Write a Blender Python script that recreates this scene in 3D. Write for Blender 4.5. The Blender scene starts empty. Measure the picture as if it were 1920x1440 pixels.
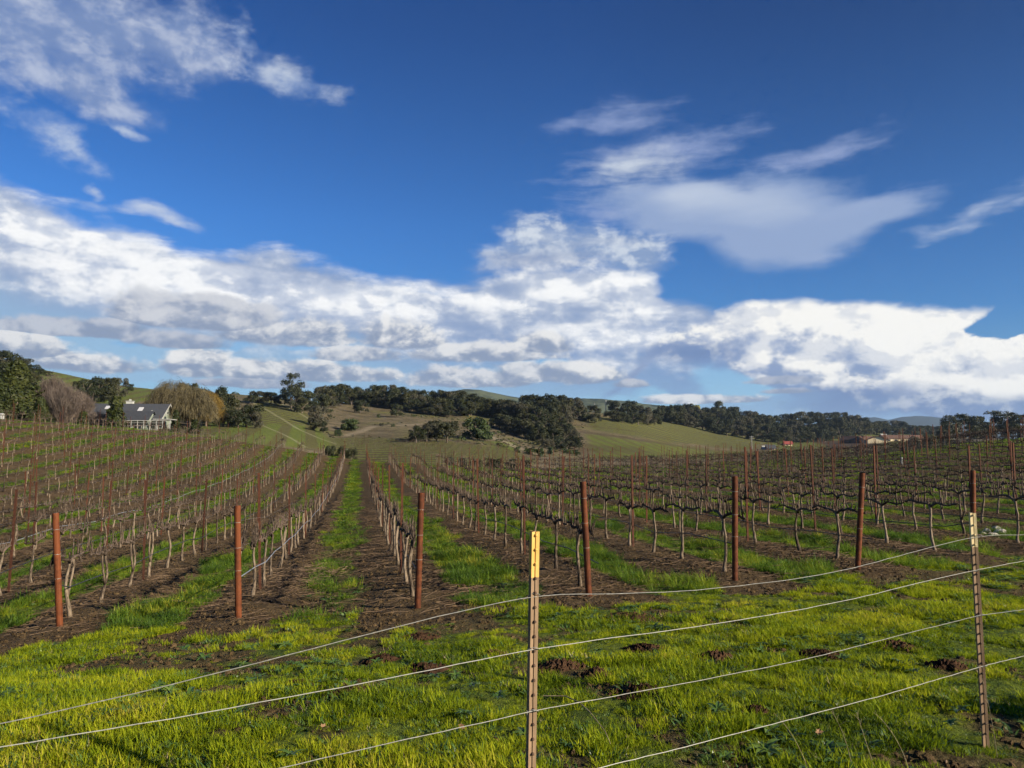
import bpy, bmesh, math, random
import numpy as np
from mathutils import Vector, Matrix
R = math.radians
random.seed(7)
SC = bpy.context.scene
COL = SC.collection

# ------------------------------------------------------------------ camera
F = 1400.0            # focal length in photograph pixels (1920 wide)
HY = 850.0            # row of the eye level in the photograph
PITCH = math.atan((HY - 720.0) / F)
cam_data = bpy.data.cameras.new('camera')
cam_data.sensor_fit = 'HORIZONTAL'
cam_data.sensor_width = 36.0
cam_data.lens = 36.0 * F / 1920.0
cam_data.clip_start = 0.05
cam_data.clip_end = 30000.0
cam = bpy.data.objects.new('camera', cam_data)
COL.objects.link(cam)
cam.location = (0, 0, 0)
cam.rotation_euler = (math.pi / 2 + PITCH, 0, 0)
SC.camera = cam
CP, SP = math.cos(PITCH), math.sin(PITCH)

def ray(px, py):
    """direction (x, y, z) with y = 1 of the sight line through a photograph pixel"""
    dx, dy = px - 960.0, py - 720.0
    y = F * CP + dy * SP
    return dx / y, 1.0, (F * SP - dy * CP) / y

def at(px, py, Y):
    r = ray(px, py)
    return Vector((r[0] * Y, Y, r[2] * Y))

# ------------------------------------------------------------------ view
SC.view_settings.view_transform = 'Standard'
SC.view_settings.look = 'None'
SC.view_settings.gamma = 1.0
SC.view_settings.use_curve_mapping = False
SC.view_settings.exposure = 1.0
SC.render.engine = 'CYCLES'
SC.cycles.max_bounces = 5
SC.cycles.diffuse_bounces = 2
SC.cycles.glossy_bounces = 2
SC.cycles.transmission_bounces = 3
SC.cycles.transparent_max_bounces = 6
SC.cycles.volume_bounces = 0
SC.cycles.sample_clamp_indirect = 4.0
SC.cycles.use_adaptive_sampling = True
SC.cycles.adaptive_threshold = 0.02
SC.cycles.adaptive_min_samples = 12
try:
    SC.cycles.use_denoising = True
except Exception:
    pass

# ------------------------------------------------------------------ sun
SUN_EL = R(21.0)
SUN_AZ = math.atan2(0.86, -0.50)          # clockwise from +Y, the sun stands behind the camera to the right
sund = bpy.data.lights.new('sun', 'SUN')
sund.energy = 5.0
sund.angle = R(0.53)
sund.color = (1.0, 0.87, 0.68)
sun = bpy.data.objects.new('sun', sund)
COL.objects.link(sun)
to_sun = Vector((math.sin(SUN_AZ) * math.cos(SUN_EL), math.cos(SUN_AZ) * math.cos(SUN_EL), math.sin(SUN_EL)))
sun.rotation_euler = to_sun.to_track_quat('Z', 'Y').to_euler()

# ------------------------------------------------------------------ node helper
class NT:
    def __init__(self, tree):
        self.t = tree
        tree.nodes.clear()
    def n(self, kind, **kw):
        nd = self.t.nodes.new(kind)
        for k, v in kw.items():
            setattr(nd, k, v)
        return nd
    def put(self, sock, v):
        if isinstance(v, bpy.types.NodeSocket):
            self.t.links.new(v, sock)
        elif v is not None:
            sock.default_value = v
    def m(self, op, a, b=None, c=None, clamp=False):
        nd = self.n('ShaderNodeMath', operation=op, use_clamp=clamp)
        self.put(nd.inputs[0], a)
        if b is not None: self.put(nd.inputs[1], b)
        if c is not None: self.put(nd.inputs[2], c)
        return nd.outputs[0]
    def v(self, op, a, b=None, scale=None):
        nd = self.n('ShaderNodeVectorMath', operation=op)
        self.put(nd.inputs[0], a)
        if b is not None: self.put(nd.inputs[1], b)
        if scale is not None: self.put(nd.inputs['Scale'], scale)
        return nd.outputs['Value'] if op in ('LENGTH', 'DOT_PRODUCT', 'DISTANCE') else nd.outputs[0]
    def rng(self, x, a, b, c=0.0, d=1.0, smooth=True):
        nd = self.n('ShaderNodeMapRange', interpolation_type='SMOOTHSTEP' if smooth else 'LINEAR')
        for i, q in enumerate((x, a, b, c, d)):
            self.put(nd.inputs[i], q)
        return nd.outputs[0]
    def noise(self, vec, scale, detail=6.0, rough=0.55, dist=0.0, lac=2.0, col=False, dim='3D'):
        nd = self.n('ShaderNodeTexNoise', noise_dimensions=dim)
        self.put(nd.inputs['Vector'], vec)
        self.put(nd.inputs['Scale'], scale); self.put(nd.inputs['Detail'], detail)
        self.put(nd.inputs['Roughness'], rough); self.put(nd.inputs['Distortion'], dist)
        self.put(nd.inputs['Lacunarity'], lac)
        return nd.outputs['Color'] if col else nd.outputs[0]
    def mix(self, f, a, b, mode='MIX'):
        nd = self.n('ShaderNodeMix', data_type='RGBA', blend_type=mode)
        self.put(nd.inputs['Factor'], f)
        for s, q in ((nd.inputs[6], a), (nd.inputs[7], b)):
            if isinstance(q, (tuple, list)): q = (*q[:3], 1.0)
            self.put(s, q)
        return nd.outputs[2]
    def xyz(self, x, y, z=0.0):
        nd = self.n('ShaderNodeCombineXYZ')
        for i, q in enumerate((x, y, z)): self.put(nd.inputs[i], q)
        return nd.outputs[0]
    def sep(self, v):
        nd = self.n('ShaderNodeSeparateXYZ'); self.put(nd.inputs[0], v)
        return nd.outputs[0], nd.outputs[1], nd.outputs[2]
    def ramp(self, x, stops, interp='LINEAR'):
        nd = self.n('ShaderNodeValToRGB'); self.put(nd.inputs[0], x)
        cr = nd.color_ramp; cr.interpolation = interp
        while len(cr.elements) < len(stops): cr.elements.new(0.5)
        for e, (p, c) in zip(cr.elements, stops):
            e.position = p; e.color = (*c[:3], 1.0)
        return nd.outputs[0]
    def attr(self, name):
        nd = self.n('ShaderNodeAttribute', attribute_name=name)
        return nd.outputs['Fac']

# ------------------------------------------------------------------ sky with clouds (world)
def uv(px, py):
    x, y, z = ray(px, py)
    return math.atan2(x, y), math.atan2(z, math.hypot(x, y))

world = bpy.data.worlds.new('World')
SC.world = world
world.use_nodes = True
W = NT(world.node_tree)
tc = W.n('ShaderNodeTexCoord').outputs['Generated']
dx_, dy_, dz_ = W.sep(W.v('NORMALIZE', tc))
AZ = W.m('ARCTAN2', dx_, dy_)
EL = W.m('ARCSINE', dz_)
P0 = W.xyz(AZ, EL, 0.0)
P00 = P0
V_SPLIT = uv(960, 300)[1]
sky = W.n('ShaderNodeTexSky', sky_type='NISHITA', sun_disc=False, sun_elevation=SUN_EL, sun_rotation=SUN_AZ,
          altitude=0.0, air_density=1.0, dust_density=0.3, ozone_density=3.0)
# shared noises: (1) warp, (2) wispy streaks, (3) billows
warp_c = W.noise(W.v('MULTIPLY', P0, (1.0, 2.4, 1.0)), 3.2, 5.0, 0.55, col=True)
wp = W.v('SUBTRACT', warp_c, (0.5, 0.5, 0.5))
P1 = W.v('ADD', P0, W.v('MULTIPLY', wp, (0.12, 0.06, 0.0)))       # strongly warped
fine_c = W.noise(W.v('MULTIPLY', P0, (1.0, 1.6, 1.0)), 16.0, 5.0, 0.6, col=True)
P2 = W.v('ADD', P1, W.v('MULTIPLY', W.v('SUBTRACT', fine_c, (0.5, 0.5, 0.5)), (0.045, 0.022, 0.0)))
# streak coordinate: stretched along a falling-left diagonal
streak = W.noise(W.v('MULTIPLY', P1, (5.0, 30.0, 1.0)), 1.0, 8.0, 0.6)
silk = W.noise(W.v('MULTIPLY', P1, (3.4, 19.0, 1.0)), 1.0, 7.0, 0.58)
puff = W.noise(W.v('MULTIPLY', P0, (1.0, 1.5, 1.0)), 18.0, 10.0, 0.62, dist=0.15)
puff_sun = W.noise(W.v('MULTIPLY', W.v('ADD', P0, (0.010, 0.012, 0.0)), (1.0, 1.5, 1.0)), 18.0, 10.0, 0.62, dist=0.15)
relief = W.m('SUBTRACT', puff, puff_sun)                 # >0 on the side that faces the sun
big = W.noise(W.v('MULTIPLY', P0, (1.0, 2.0, 1.0)), 5.0, 7.0, 0.55)
big_sun = W.noise(W.v('MULTIPLY', W.v('ADD', P0, (0.02, 0.02, 0.0)), (1.0, 2.0, 1.0)), 5.0, 7.0, 0.55)
relief_b = W.m('SUBTRACT', big, big_sun)

def ell(P, px, py, rx, ry, ang=0.0):
    """1 at the centre of an ellipse, 0 on its rim, negative outside (sizes in photograph pixels)"""
    u0, v0 = uv(px, py)
    u1, _ = uv(px + rx, py); _, v1 = uv(px, py - ry)
    nd = W.n('ShaderNodeMapping', vector_type='TEXTURE')
    W.put(nd.inputs['Vector'], P)
    nd.inputs['Location'].default_value = (u0, v0, 0)
    nd.inputs['Rotation'].default_value = (0, 0, R(ang))
    nd.inputs['Scale'].default_value = (abs(u1 - u0), abs(v1 - v0), 1)
    return W.m('SUBTRACT', 1.0, W.v('LENGTH', nd.outputs[0]))

def union(P, items):
    r = None
    for it in items:
        e = ell(P, *it)
        r = e if r is None else W.m('SMOOTH_MAX', r, e, 0.25)
    return r

def curve(points, x):
    """value of a polyline given in photograph pixels: elevation as a function of azimuth"""
    nd = W.n('ShaderNodeFloatCurve')
    lo, hi = -0.75, 0.75
    W.put(nd.inputs['Value'], W.rng(x, lo, hi, 0.0, 1.0, smooth=False))
    c = nd.mapping.curves[0]
    pts = [uv(px, py) for px, py in points]
    pts = [((u - lo) / (hi - lo), v) for u, v in pts]
    while len(c.points) < len(pts): c.points.new(0.5, 0.5)
    for q, (u, v) in zip(c.points, pts):
        q.location = (u, v); q.handle_type = 'AUTO_CLAMPED'
    nd.mapping.update()
    return nd.outputs[0]

az2, el2, _ = W.sep(P2)
az1, el1, _ = W.sep(P1)
# base blue
tint = W.ramp(W.rng(EL, 0.0, 0.6, 0.0, 1.0, smooth=False), [(0.0, (.44, .64, .80)), (0.12, (.42, .63, .83)), (0.28, (.27, .57, .92)), (0.5, (.23, .54, .94)), (0.88, (.145, .37, .72)), (1.0, (.13, .34, .68))])
base = W.v('MULTIPLY', sky.outputs[0], W.v('MULTIPLY', tint, (1.5, 1.5, 1.5)))
base = W.v('SCALE', base, scale=W.rng(W.m('MULTIPLY', AZ, EL), 0.04, 0.34, 0.93, 0.62, smooth=False))
col = base
GRAY = (2.6, 3.35, 5.1)        # shaded cloud
DEEP = (1.35, 2.05, 3.9)       # thick blue-grey rain base
WHITE = (8.6, 8.7, 8.8)
WARM = (8.8, 8.5, 7.9)

def layer(col, alpha, bright, dark=GRAY, light=WHITE):
    return W.mix(alpha, col, W.mix(bright, dark, light))

def add(*a):
    r = a[0]
    for q in a[1:]: r = W.m('ADD', r, q)
    return r

def mul(a, b): return W.m('MULTIPLY', a, b)

def relink():
    # each layer's coordinates wait for the layer before it, which keeps the shader's working set small
    global P0, P1, P2
    tok = W.v('MULTIPLY', col, (1e-12, 1e-12, 1e-12))
    P0, P1, P2 = (W.v('ADD', p, tok) for p in (P0, P1, P2))

# --- high clouds, upper left
m = union(P1, [(60, 40, 300, 150), (220, 60, 240, 130), (350, 75, 150, 110), (180, 155, 150, 70, -20)])
a = W.rng(add(m, mul(W.m('SUBTRACT', big, 0.5), 1.3), mul(W.m('SUBTRACT', puff, 0.5), 1.1)), -0.02, 0.70)
b = W.rng(add(mul(relief_b, 2.5), mul(relief, 2.0), mul(puff, 0.5), 0.10), 0.05, 0.95)
col = layer(col, mul(a, 0.86), mul(b, 0.75), (2.1, 3.0, 5.3), (6.4, 6.9, 8.0))
relink()
m = union(P2, [(530, 135, 120, 42, -8), (470, 80, 60, 34, -50), (90, 245, 130, 55, -28), (150, 285, 90, 34, -35), (235, 238, 45, 16, -20), (165, 355, 30, 16)])
a = W.rng(add(m, mul(W.m('SUBTRACT', puff, 0.5), 2.2), mul(W.m('SUBTRACT', streak, 0.5), 1.4)), 0.0, 1.25)
col = layer(col, mul(a, 0.74), W.rng(puff, 0.35, 0.7), (3.3, 4.4, 6.8), (6.6, 7.3, 8.2))

relink()
# --- lens cloud and its veils, right
m = union(P2, [(1180, 310, 170, 90, 8), (1160, 235, 140, 34, 5), (1260, 262, 190, 44, 2), (1500, 290, 210, 32, 8), (1150, 395, 110, 35, 0), (1600, 380, 190, 22, 12), (1500, 480, 110, 20, 4)])
a = W.rng(add(m, mul(W.m('SUBTRACT', streak, 0.5), 3.2), mul(W.m('SUBTRACT', puff, 0.5), 1.4)), -0.05, 1.45)
col = layer(col, mul(a, 0.80), W.rng(add(puff, ell(P1, 1190, 320, 120, 70)), 0.5, 1.3), (3.4, 4.2, 6.6), (7.0, 7.6, 8.3))
relink()
m = union(P1, [(1470, 400, 225, 108, -3), (1310, 390, 250, 72, -8), (1600, 400, 200, 50, 8), (1450, 450, 150, 72, 0)])
a = W.rng(add(m, mul(W.m('SUBTRACT', silk, 0.5), 0.45), mul(W.m('SUBTRACT', streak, 0.5), 0.35), mul(W.m('SUBTRACT', puff, 0.5), 0.4)), 0.0, 0.50)
b = W.rng(add(mul(ell(P1, 1530, 390, 200, 85), 0.8), mul(ell(P1, 1250, 360, 170, 60), 0.9), mul(silk, 0.7)), 0.05, 1.15)
col = layer(col, mul(a, 0.93), b, (3.1, 4.1, 6.3), (7.1, 7.7, 8.5))
relink()
m = union(P2, [(1830, 385, 170, 26, 16), (1790, 415, 110, 16, 14), (1930, 360, 150, 22, 14)])
a = W.rng(add(m, mul(W.m('SUBTRACT', streak, 0.5), 3.2), mul(W.m('SUBTRACT', puff, 0.5), 1.0)), -0.05, 1.3)
col = layer(col, mul(a, 0.72), 0.75, (3.2, 4.2, 6.6), (5.8, 6.6, 7.9))

c_high = col
relink()
# --- great band from the left down to the middle right
top_l = curve([(-400, 250), (-150, 290), (0, 335), (80, 372), (150, 400), (240, 425), (300, 438), (350, 462), (420, 468), (460, 458), (520, 452), (560, 468), (620, 486), (700, 512), (780, 522), (850, 528),
               (900, 520), (960, 500), (1060, 486), (1160, 492), (1210, 500), (1250, 545), (1310, 562), (1350, 590), (1450, 605), (1920, 640), (2300, 640)], az1)
dn = W.m('SUBTRACT', top_l, el1)
nse = add(mul(W.m('SUBTRACT', streak, 0.5), 0.050), mul(W.m('SUBTRACT', puff, 0.5), 0.020))
depth = add(dn, nse)
a = W.rng(depth, -0.004, 0.022)
m = union(P2, [(340, 412, 90, 20, -14), (270, 386, 75, 16, 8), (230, 430, 150, 34, -12), (1000, 455, 130, 32, 2), (1090, 440, 140, 24, -3), (1000, 505, 130, 60)])
plume = W.rng(add(union(P1, [(1010, 465, 150, 60, 0), (1100, 450, 150, 42, -3), (1180, 480, 90, 50, 0)]), mul(W.m('SUBTRACT', streak, 0.5), 1.4), mul(W.m('SUBTRACT', puff, 0.5), 0.9)), -0.05, 0.65)
a2 = W.rng(add(m, mul(W.m('SUBTRACT', streak, 0.5), 3.2), mul(W.m('SUBTRACT', puff, 0.5), 1.2)), 0.02, 1.25)
lit = union(P1, [(120, 430, 230, 80, -10), (420, 510, 330, 62, -8), (620, 560, 260, 58, -12), (760, 540, 160, 25, -3), (1100, 535, 170, 38, 0), (1210, 560, 110, 60), (1180, 630, 120, 40), (330, 560, 260, 40, -8), (900, 550, 90, 20)])
b = W.rng(add(mul(lit, 0.75), mul(W.m('SUBTRACT', silk, 0.5), 2.0), mul(W.m('SUBTRACT', streak, 0.5), 1.5), mul(relief_b, 3.6), mul(relief, 1.6)), -0.70, 0.78)
thick = W.rng(add(EL, mul(W.m('SUBTRACT', big, 0.5), 0.10)), 0.06, 0.20)
shade = W.mix(thick, (1.75, 3.0, 5.6), (3.0, 3.9, 5.8))
lowpale = W.rng(add(EL, mul(AZ, 0.11), mul(W.m('SUBTRACT', big, 0.5), 0.10)), 0.060, 0.150)
shade = W.mix(lowpale, (3.2, 5.2, 7.3), shade)
col = W.mix(mul(plume, 0.88), col, W.mix(W.rng(add(puff, mul(relief, 2.5), mul(silk, .5)), 0.50, 1.1), (2.8, 3.8, 5.8), (6.8, 7.4, 8.2)))
col = W.mix(mul(a2, 0.70), col, W.mix(W.rng(add(puff, mul(W.m('MAXIMUM', ell(P1, 1060, 445, 160, 30), W.m('ADD', ell(P1, 300, 410, 190, 70), 0.6)), 0.4)), 0.4, 0.85), (2.7, 3.4, 5.2), (7.0, 7.5, 8.2)))
col = W.mix(mul(a, 0.97), col, W.mix(b, shade, W.mix(W.rng(add(mul(W.m('SUBTRACT', streak, 0.5), 1.0), mul(relief_b, 4.0), mul(relief, 3.0)), -0.35, 0.30), (7.3, 7.7, 8.5), (10.2, 10.2, 10.1))))
relink()
# openings of pale blue in the lower band
m = union(P2, [(70, 610, 130, 14), (260, 640, 70, 10), (430, 650, 60, 12), (640, 640, 60, 22), (1000, 690, 120, 14), (60, 690, 60, 14), (300, 722, 420, 14), (560, 655, 60, 10), (1380, 715, 130, 34, -3), (1200, 745, 160, 16), (840, 672, 60, 10)])
a = W.rng(add(m, mul(W.m('SUBTRACT', puff, 0.5), 1.6)), 0.0, 0.55)
col = W.mix(mul(a, 0.80), col, W.mix(W.rng(EL, 0.05, 0.2), (3.2, 5.9, 8.0), (1.7, 4.0, 7.6)))

relink()
# --- anvil cloud, right
top_r = curve([(1150, 720), (1240, 640), (1300, 600), (1340, 575), (1420, 562), (1560, 563), (1700, 568), (1790, 574), (1870, 574), (1910, 640), (2300, 600)], az1)
bot_r = curve([(1150, 740), (1300, 650), (1400, 700), (1480, 740), (1540, 790), (1620, 900), (1720, 900), (1745, 645), (1770, 648), (1800, 625), (1850, 590), (1875, 560), (2300, 500)], az1)
foot = W.rng(EL, 0.05, 0.10)
nz = add(mul(W.m('SUBTRACT', puff, 0.5), 0.020), mul(W.m('SUBTRACT', streak, 0.5), 0.006))
a = mul(W.rng(add(W.m('SUBTRACT', top_r, EL), nz), -0.002, 0.010), W.rng(add(W.m('SUBTRACT', EL, bot_r), nz), -0.002, 0.006))
m = union(P0, [(1750, 680, 150, 55), (1905, 690, 105, 62), (1850, 720, 230, 70), (1620, 690, 120, 60), (1990, 700, 150, 70), (1830, 655, 30, 20), (1700, 640, 100, 50)])
a3 = W.rng(add(m, mul(W.m('SUBTRACT', puff, 0.5), 1.3)), 0.02, 0.16)
lit = union(P1, [(1560, 590, 280, 52, -2), (1760, 600, 120, 42, 12), (1710, 650, 150, 66, 0), (1880, 670, 110, 60), (1425, 660, 22, 42), (1530, 665, 30, 20), (1690, 730, 40, 18), (1640, 640, 60, 30), (1980, 680, 160, 70)])
b = W.rng(add(lit, mul(relief, 3.0), mul(W.m('SUBTRACT', puff, 0.5), 0.9), mul(relief_b, 1.4)), -0.95, 0.12)
shade = W.mix(W.rng(EL, 0.045, 0.13), (1.45, 2.35, 4.5), (2.9, 3.8, 5.8))
hot = W.mix(W.rng(add(mul(relief, 4.0), mul(relief_b, 5.0), mul(W.m('SUBTRACT', streak, 0.5), 0.5)), -0.32, 0.28), (7.7, 7.9, 8.3), (10.0, 9.85, 9.4))
col = W.mix(mul(a, foot), col, W.mix(b, shade, hot))
col = W.mix(a3, col, W.mix(b, shade, hot))
relink()
# rain-grey curtain below it
m = union(P1, [(1620, 755, 230, 40), (1850, 770, 260, 30), (1300, 665, 130, 34)])
a = W.rng(add(m, mul(W.m('SUBTRACT', big, 0.5), 0.9)), 0.0, 0.7)
col = W.mix(mul(a, 0.85), col, W.mix(W.rng(add(relief, mul(puff, 0.2)), 0.10, 0.24), (1.6, 2.5, 4.7), (3.6, 4.3, 5.8)))

relink()
# --- low cumulus with flat grey bases: the nearest blob at each point gives the height inside the cloud
CUM = [(150, 622, 150, 34, .62), (400, 600, 190, 62, .70), (330, 645, 110, 30, .6), (570, 636, 170, 50, .86), (745, 640, 120, 55, .98), (670, 668, 110, 34, .85),
       (900, 668, 170, 34, .9), (1015, 652, 70, 36, .95), (50, 660, 110, 40, .9), (170, 688, 160, 40, .95), (370, 692, 90, 56, .98), (520, 702, 200, 40, .95), (660, 706, 120, 28, .95),
       (880, 716, 160, 36, .85), (1000, 706, 120, 36, .85), (1105, 708, 80, 38, .98), (470, 722, 140, 20, .6), (1320, 752, 160, 16, .9), (1180, 722, 40, 14, .6), (1460, 716, 80, 14, .5), (1480, 735, 60, 10, .5)]
pn = W.m('MULTIPLY_ADD', add(mul(puff, 0.55), mul(big, 0.45)), 2.6, -1.30)
cur = None
for px, py, rx, ry, br in CUM:
    u0, v0 = uv(px, py); u1, _ = uv(px + rx, py); _, v1 = uv(px, py - ry)
    src_p = P0 if cur is None else W.v('ADD', P0, W.v('MULTIPLY', cur, (0.0, 0.0, 1e-9)))
    nd = W.n('ShaderNodeMapping', vector_type='TEXTURE')
    W.put(nd.inputs['Vector'], src_p)
    nd.inputs['Location'].default_value = (u0, v0, 0)
    nd.inputs['Scale'].default_value = (abs(u1 - u0), abs(v1 - v0), 1)
    x, y, _ = W.sep(nd.outputs[0])
    y2 = W.m('MAXIMUM', y, W.m('MULTIPLY', y, 3.0))
    y2 = W.m('MAXIMUM', y, W.m('MULTIPLY', y, -2.6))
    d = W.m('SUBTRACT', 1.0, W.v('LENGTH', W.xyz(x, y2, 0)))
    this = W.xyz(d, y, br)
    if cur is None:
        cur = this
    else:
        cd = W.sep(cur)[0]
        f = W.rng(W.m('SUBTRACT', d, cd), -0.08, 0.08)
        nd = W.n('ShaderNodeMix', data_type='VECTOR')
        W.put(nd.inputs['Factor'], f); W.put(nd.inputs[4], cur); W.put(nd.inputs[5], this)
        cur = nd.outputs[1]
cd, cy, cb = W.sep(cur)
a = W.rng(W.m('ADD', cd, pn), 0.02, 0.36)
b = W.rng(add(mul(cy, 0.60), mul(relief, 3.2), mul(pn, 0.22)), -0.30, 0.62)
lt = W.mix(W.rng(cb, 0.5, 1.0, smooth=False), (4.6, 5.0, 6.0), (9.1, 9.0, 8.8))
c_full = W.mix(mul(a, 0.95), col, W.mix(b, (2.7, 3.35, 4.7), lt))

# --- the rest of the sky, outside the photograph's field: broken cloud of the same kind
g = W.rng(add(W.noise(W.v('MULTIPLY', P00, (1.0, 2.6, 1.0)), 3.0, 5.0, 0.58), mul(EL, -0.5)), 0.51, 0.66)
c_rest = W.mix(mul(g, 0.85), base, W.mix(W.rng(g, 0.2, 1.0), (3.8, 4.4, 5.8), (6.6, 6.8, 7.2)))
c_rest = W.mix(W.rng(EL, -0.03, 0.02), (3.4, 4.2, 5.2), c_rest)

def background(c):
    nd = W.n('ShaderNodeBackground')
    W.put(nd.inputs['Color'], c); nd.inputs['Strength'].default_value = 0.05
    return nd.outputs[0]

def choose(f, s0, s1):
    nd = W.n('ShaderNodeMixShader')
    W.put(nd.inputs[0], f); W.t.links.new(s0, nd.inputs[1]); W.t.links.new(s1, nd.inputs[2])
    return nd.outputs[0]
edge = W.rng(W.m('MAXIMUM', W.m('ABSOLUTE', AZ), W.m('ADD', EL, 0.06)), 0.66, 0.76)
inner = choose(W.m('LESS_THAN', EL, V_SPLIT), background(W.mix(edge, c_high, c_rest)), background(W.mix(edge, c_full, c_rest)))
far_out = W.m('MAXIMUM', W.m('GREATER_THAN', edge, 0.999), W.m('LESS_THAN', EL, 0.0))
final = choose(far_out, inner, background(c_rest))
out = W.n('ShaderNodeOutputWorld')
W.t.links.new(final, out.inputs[0])
world.cycles.sampling_method = 'NONE'
# ================================================================== helpers
def link(o):
    COL.objects.link(o); return o

def tag(o, label=None, cat=None, group=None, kind=None):
    if label: o['label'] = label
    if cat: o['category'] = cat
    if group: o['group'] = group
    if kind: o['kind'] = kind
    return o

def empty(name, loc=(0, 0, 0), rz=0.0):
    o = link(bpy.data.objects.new(name, None))
    o.location = loc; o.rotation_euler = (0, 0, rz)
    o.empty_display_size = 0.1
    return o

class MB:
    """collects simple shapes and links them as one mesh object"""
    def __init__(s): s.v = []; s.f = []; s.mi = []; s.m = 0
    def add(s, vs, fs):
        b = len(s.v); s.v += [tuple(q) for q in vs]
        for f in fs: s.f.append(tuple(b + i for i in f)); s.mi.append(s.m)
    def box(s, c, d, rz=0.0):
        hx, hy, hz = d[0] / 2, d[1] / 2, d[2] / 2
        ca, sa = math.cos(rz), math.sin(rz)
        vs = []
        for z in (-hz, hz):
            for x, y in ((-hx, -hy), (hx, -hy), (hx, hy), (-hx, hy)):
                vs.append((c[0] + x * ca - y * sa, c[1] + x * sa + y * ca, c[2] + z))
        s.add(vs, [(0, 3, 2, 1), (4, 5, 6, 7), (0, 1, 5, 4), (1, 2, 6, 5), (2, 3, 7, 6), (3, 0, 4, 7)])
    def tube(s, pts, rad, n=6, cap=True, rng=None, rough=0.0):
        pts = [Vector(p) for p in pts]
        if not hasattr(rad, '__len__'): rad = [rad] * len(pts)
        rings = []; up = None
        for i, p in enumerate(pts):
            d = (pts[min(i + 1, len(pts) - 1)] - pts[max(i - 1, 0)])
            if d.length < 1e-9: d = Vector((0, 0, 1))
            d.normalize()
            a = Vector((0, 0, 1)) if abs(d.z) < 0.9 else Vector((1, 0, 0))
            u = d.cross(a).normalized()
            if up is not None:
                u2 = up - d * up.dot(d)
                if u2.length > 1e-6: u = u2.normalized()
            up = u; w = d.cross(u)
            ring = []
            for k in range(n):
                t = 2 * math.pi * k / n
                r = rad[i] * (1 + (rng.uniform(-rough, rough) if rng else 0))
                ring.append(p + u * (math.cos(t) * r) + w * (math.sin(t) * r))
            rings.append(ring)
        vs = [q for r in rings for q in r]; fs = []
        for i in range(len(rings) - 1):
            for k in range(n):
                a0 = i * n + k; a1 = i * n + (k + 1) % n
                fs.append((a0, a1, a1 + n, a0 + n))
        if cap:
            fs.append(tuple(range(n))[::-1]); fs.append(tuple(range((len(rings) - 1) * n, len(rings) * n)))
        s.add(vs, fs)
    def mesh(s, name, mats, smooth=False):
        me = bpy.data.meshes.new(name)
        me.from_pydata(s.v, [], s.f)
        for m in (mats if isinstance(mats, (list, tuple)) else [mats]): me.materials.append(m)
        if any(s.mi): me.polygons.foreach_set('material_index', s.mi)
        if smooth: me.polygons.foreach_set('use_smooth', [True] * len(me.polygons))
        me.update()
        return me
    def build(s, name, mats, parent=None, loc=None, smooth=False, rz=0.0):
        o = link(bpy.data.objects.new(name, s.mesh(name, mats, smooth)))
        if loc is not None: o.location = loc
        if rz: o.rotation_euler = (0, 0, rz)
        if parent is not None: o.parent = parent
        return o

def np_mesh(name, V, Q, mats, smooth=False, attrs=None):
    me = bpy.data.meshes.new(name)
    nv, nf, k = len(V), len(Q), Q.shape[1]
    me.vertices.add(nv); me.vertices.foreach_set('co', V.astype(np.float32).ravel())
    me.loops.add(nf * k); me.loops.foreach_set('vertex_index', Q.astype(np.int32).ravel())
    me.polygons.add(nf); me.polygons.foreach_set('loop_start', np.arange(0, nf * k, k, dtype=np.int32))
    if smooth: me.polygons.foreach_set('use_smooth', np.ones(nf, dtype=bool))
    for m in (mats if isinstance(mats, (list, tuple)) else [mats]): me.materials.append(m)
    for nm, arr in (attrs or {}).items():
        a = me.attributes.new(nm, 'FLOAT', 'POINT'); a.data.foreach_set('value', arr.astype(np.float32).ravel())
    me.update(calc_edges=True); me.validate()
    return me

# value noise on plain arrays
_T = np.random.RandomState(11).rand(256, 256)
def vnoise(x, y):
    xi = np.floor(x).astype(int); yi = np.floor(y).astype(int)
    fx = x - xi; fy = y - yi
    fx = fx * fx * (3 - 2 * fx); fy = fy * fy * (3 - 2 * fy)
    a = _T[xi & 255, yi & 255]; b = _T[(xi + 1) & 255, yi & 255]
    c = _T[xi & 255, (yi + 1) & 255]; d = _T[(xi + 1) & 255, (yi + 1) & 255]
    return (a * (1 - fx) + b * fx) * (1 - fy) + (c * (1 - fx) + d * fx) * fy
def fbm(x, y, s=1.0, o=4, seed=0.0):
    x = np.asarray(x, float) * s + seed * 17.3; y = np.asarray(y, float) * s - seed * 9.1
    r = 0; a = 0.5; t = 0
    for _ in range(o):
        r = r + a * vnoise(x, y); t += a; a *= 0.5; x = x * 2.03 + 5.7; y = y * 2.03 - 3.1
    return r / t
def sstep(x, a, b):
    t = np.clip((x - a) / (b - a), 0, 1); return t * t * (3 - 2 * t)

# ================================================================== terrain
# rows of vines run away to the left of the sight line; s = across the rows, t = along them
ROW_A = math.atan((960 - 675) / F)
CA, SA = math.cos(ROW_A), math.sin(ROW_A)
SPACING, S3 = 2.37, 0.76
def st_xy(s, t): return s * CA - t * SA, s * SA + t * CA
def xy_st(x, y): return x * CA + y * SA, -x * SA + y * CA
def row_s(k): return S3 + SPACING * (k - 3)
T0 = {1: 11.2, 2: 10.5, 3: 10.05, 4: 9.73, 5: 10.07, 6: 10.5, 7: 11.2}
def row_t0(k):
    if k in T0: return T0[k]
    return 11.2 + (k - 7) * 0.55 if k > 7 else 11.2 + (1 - k) * 0.75

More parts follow.
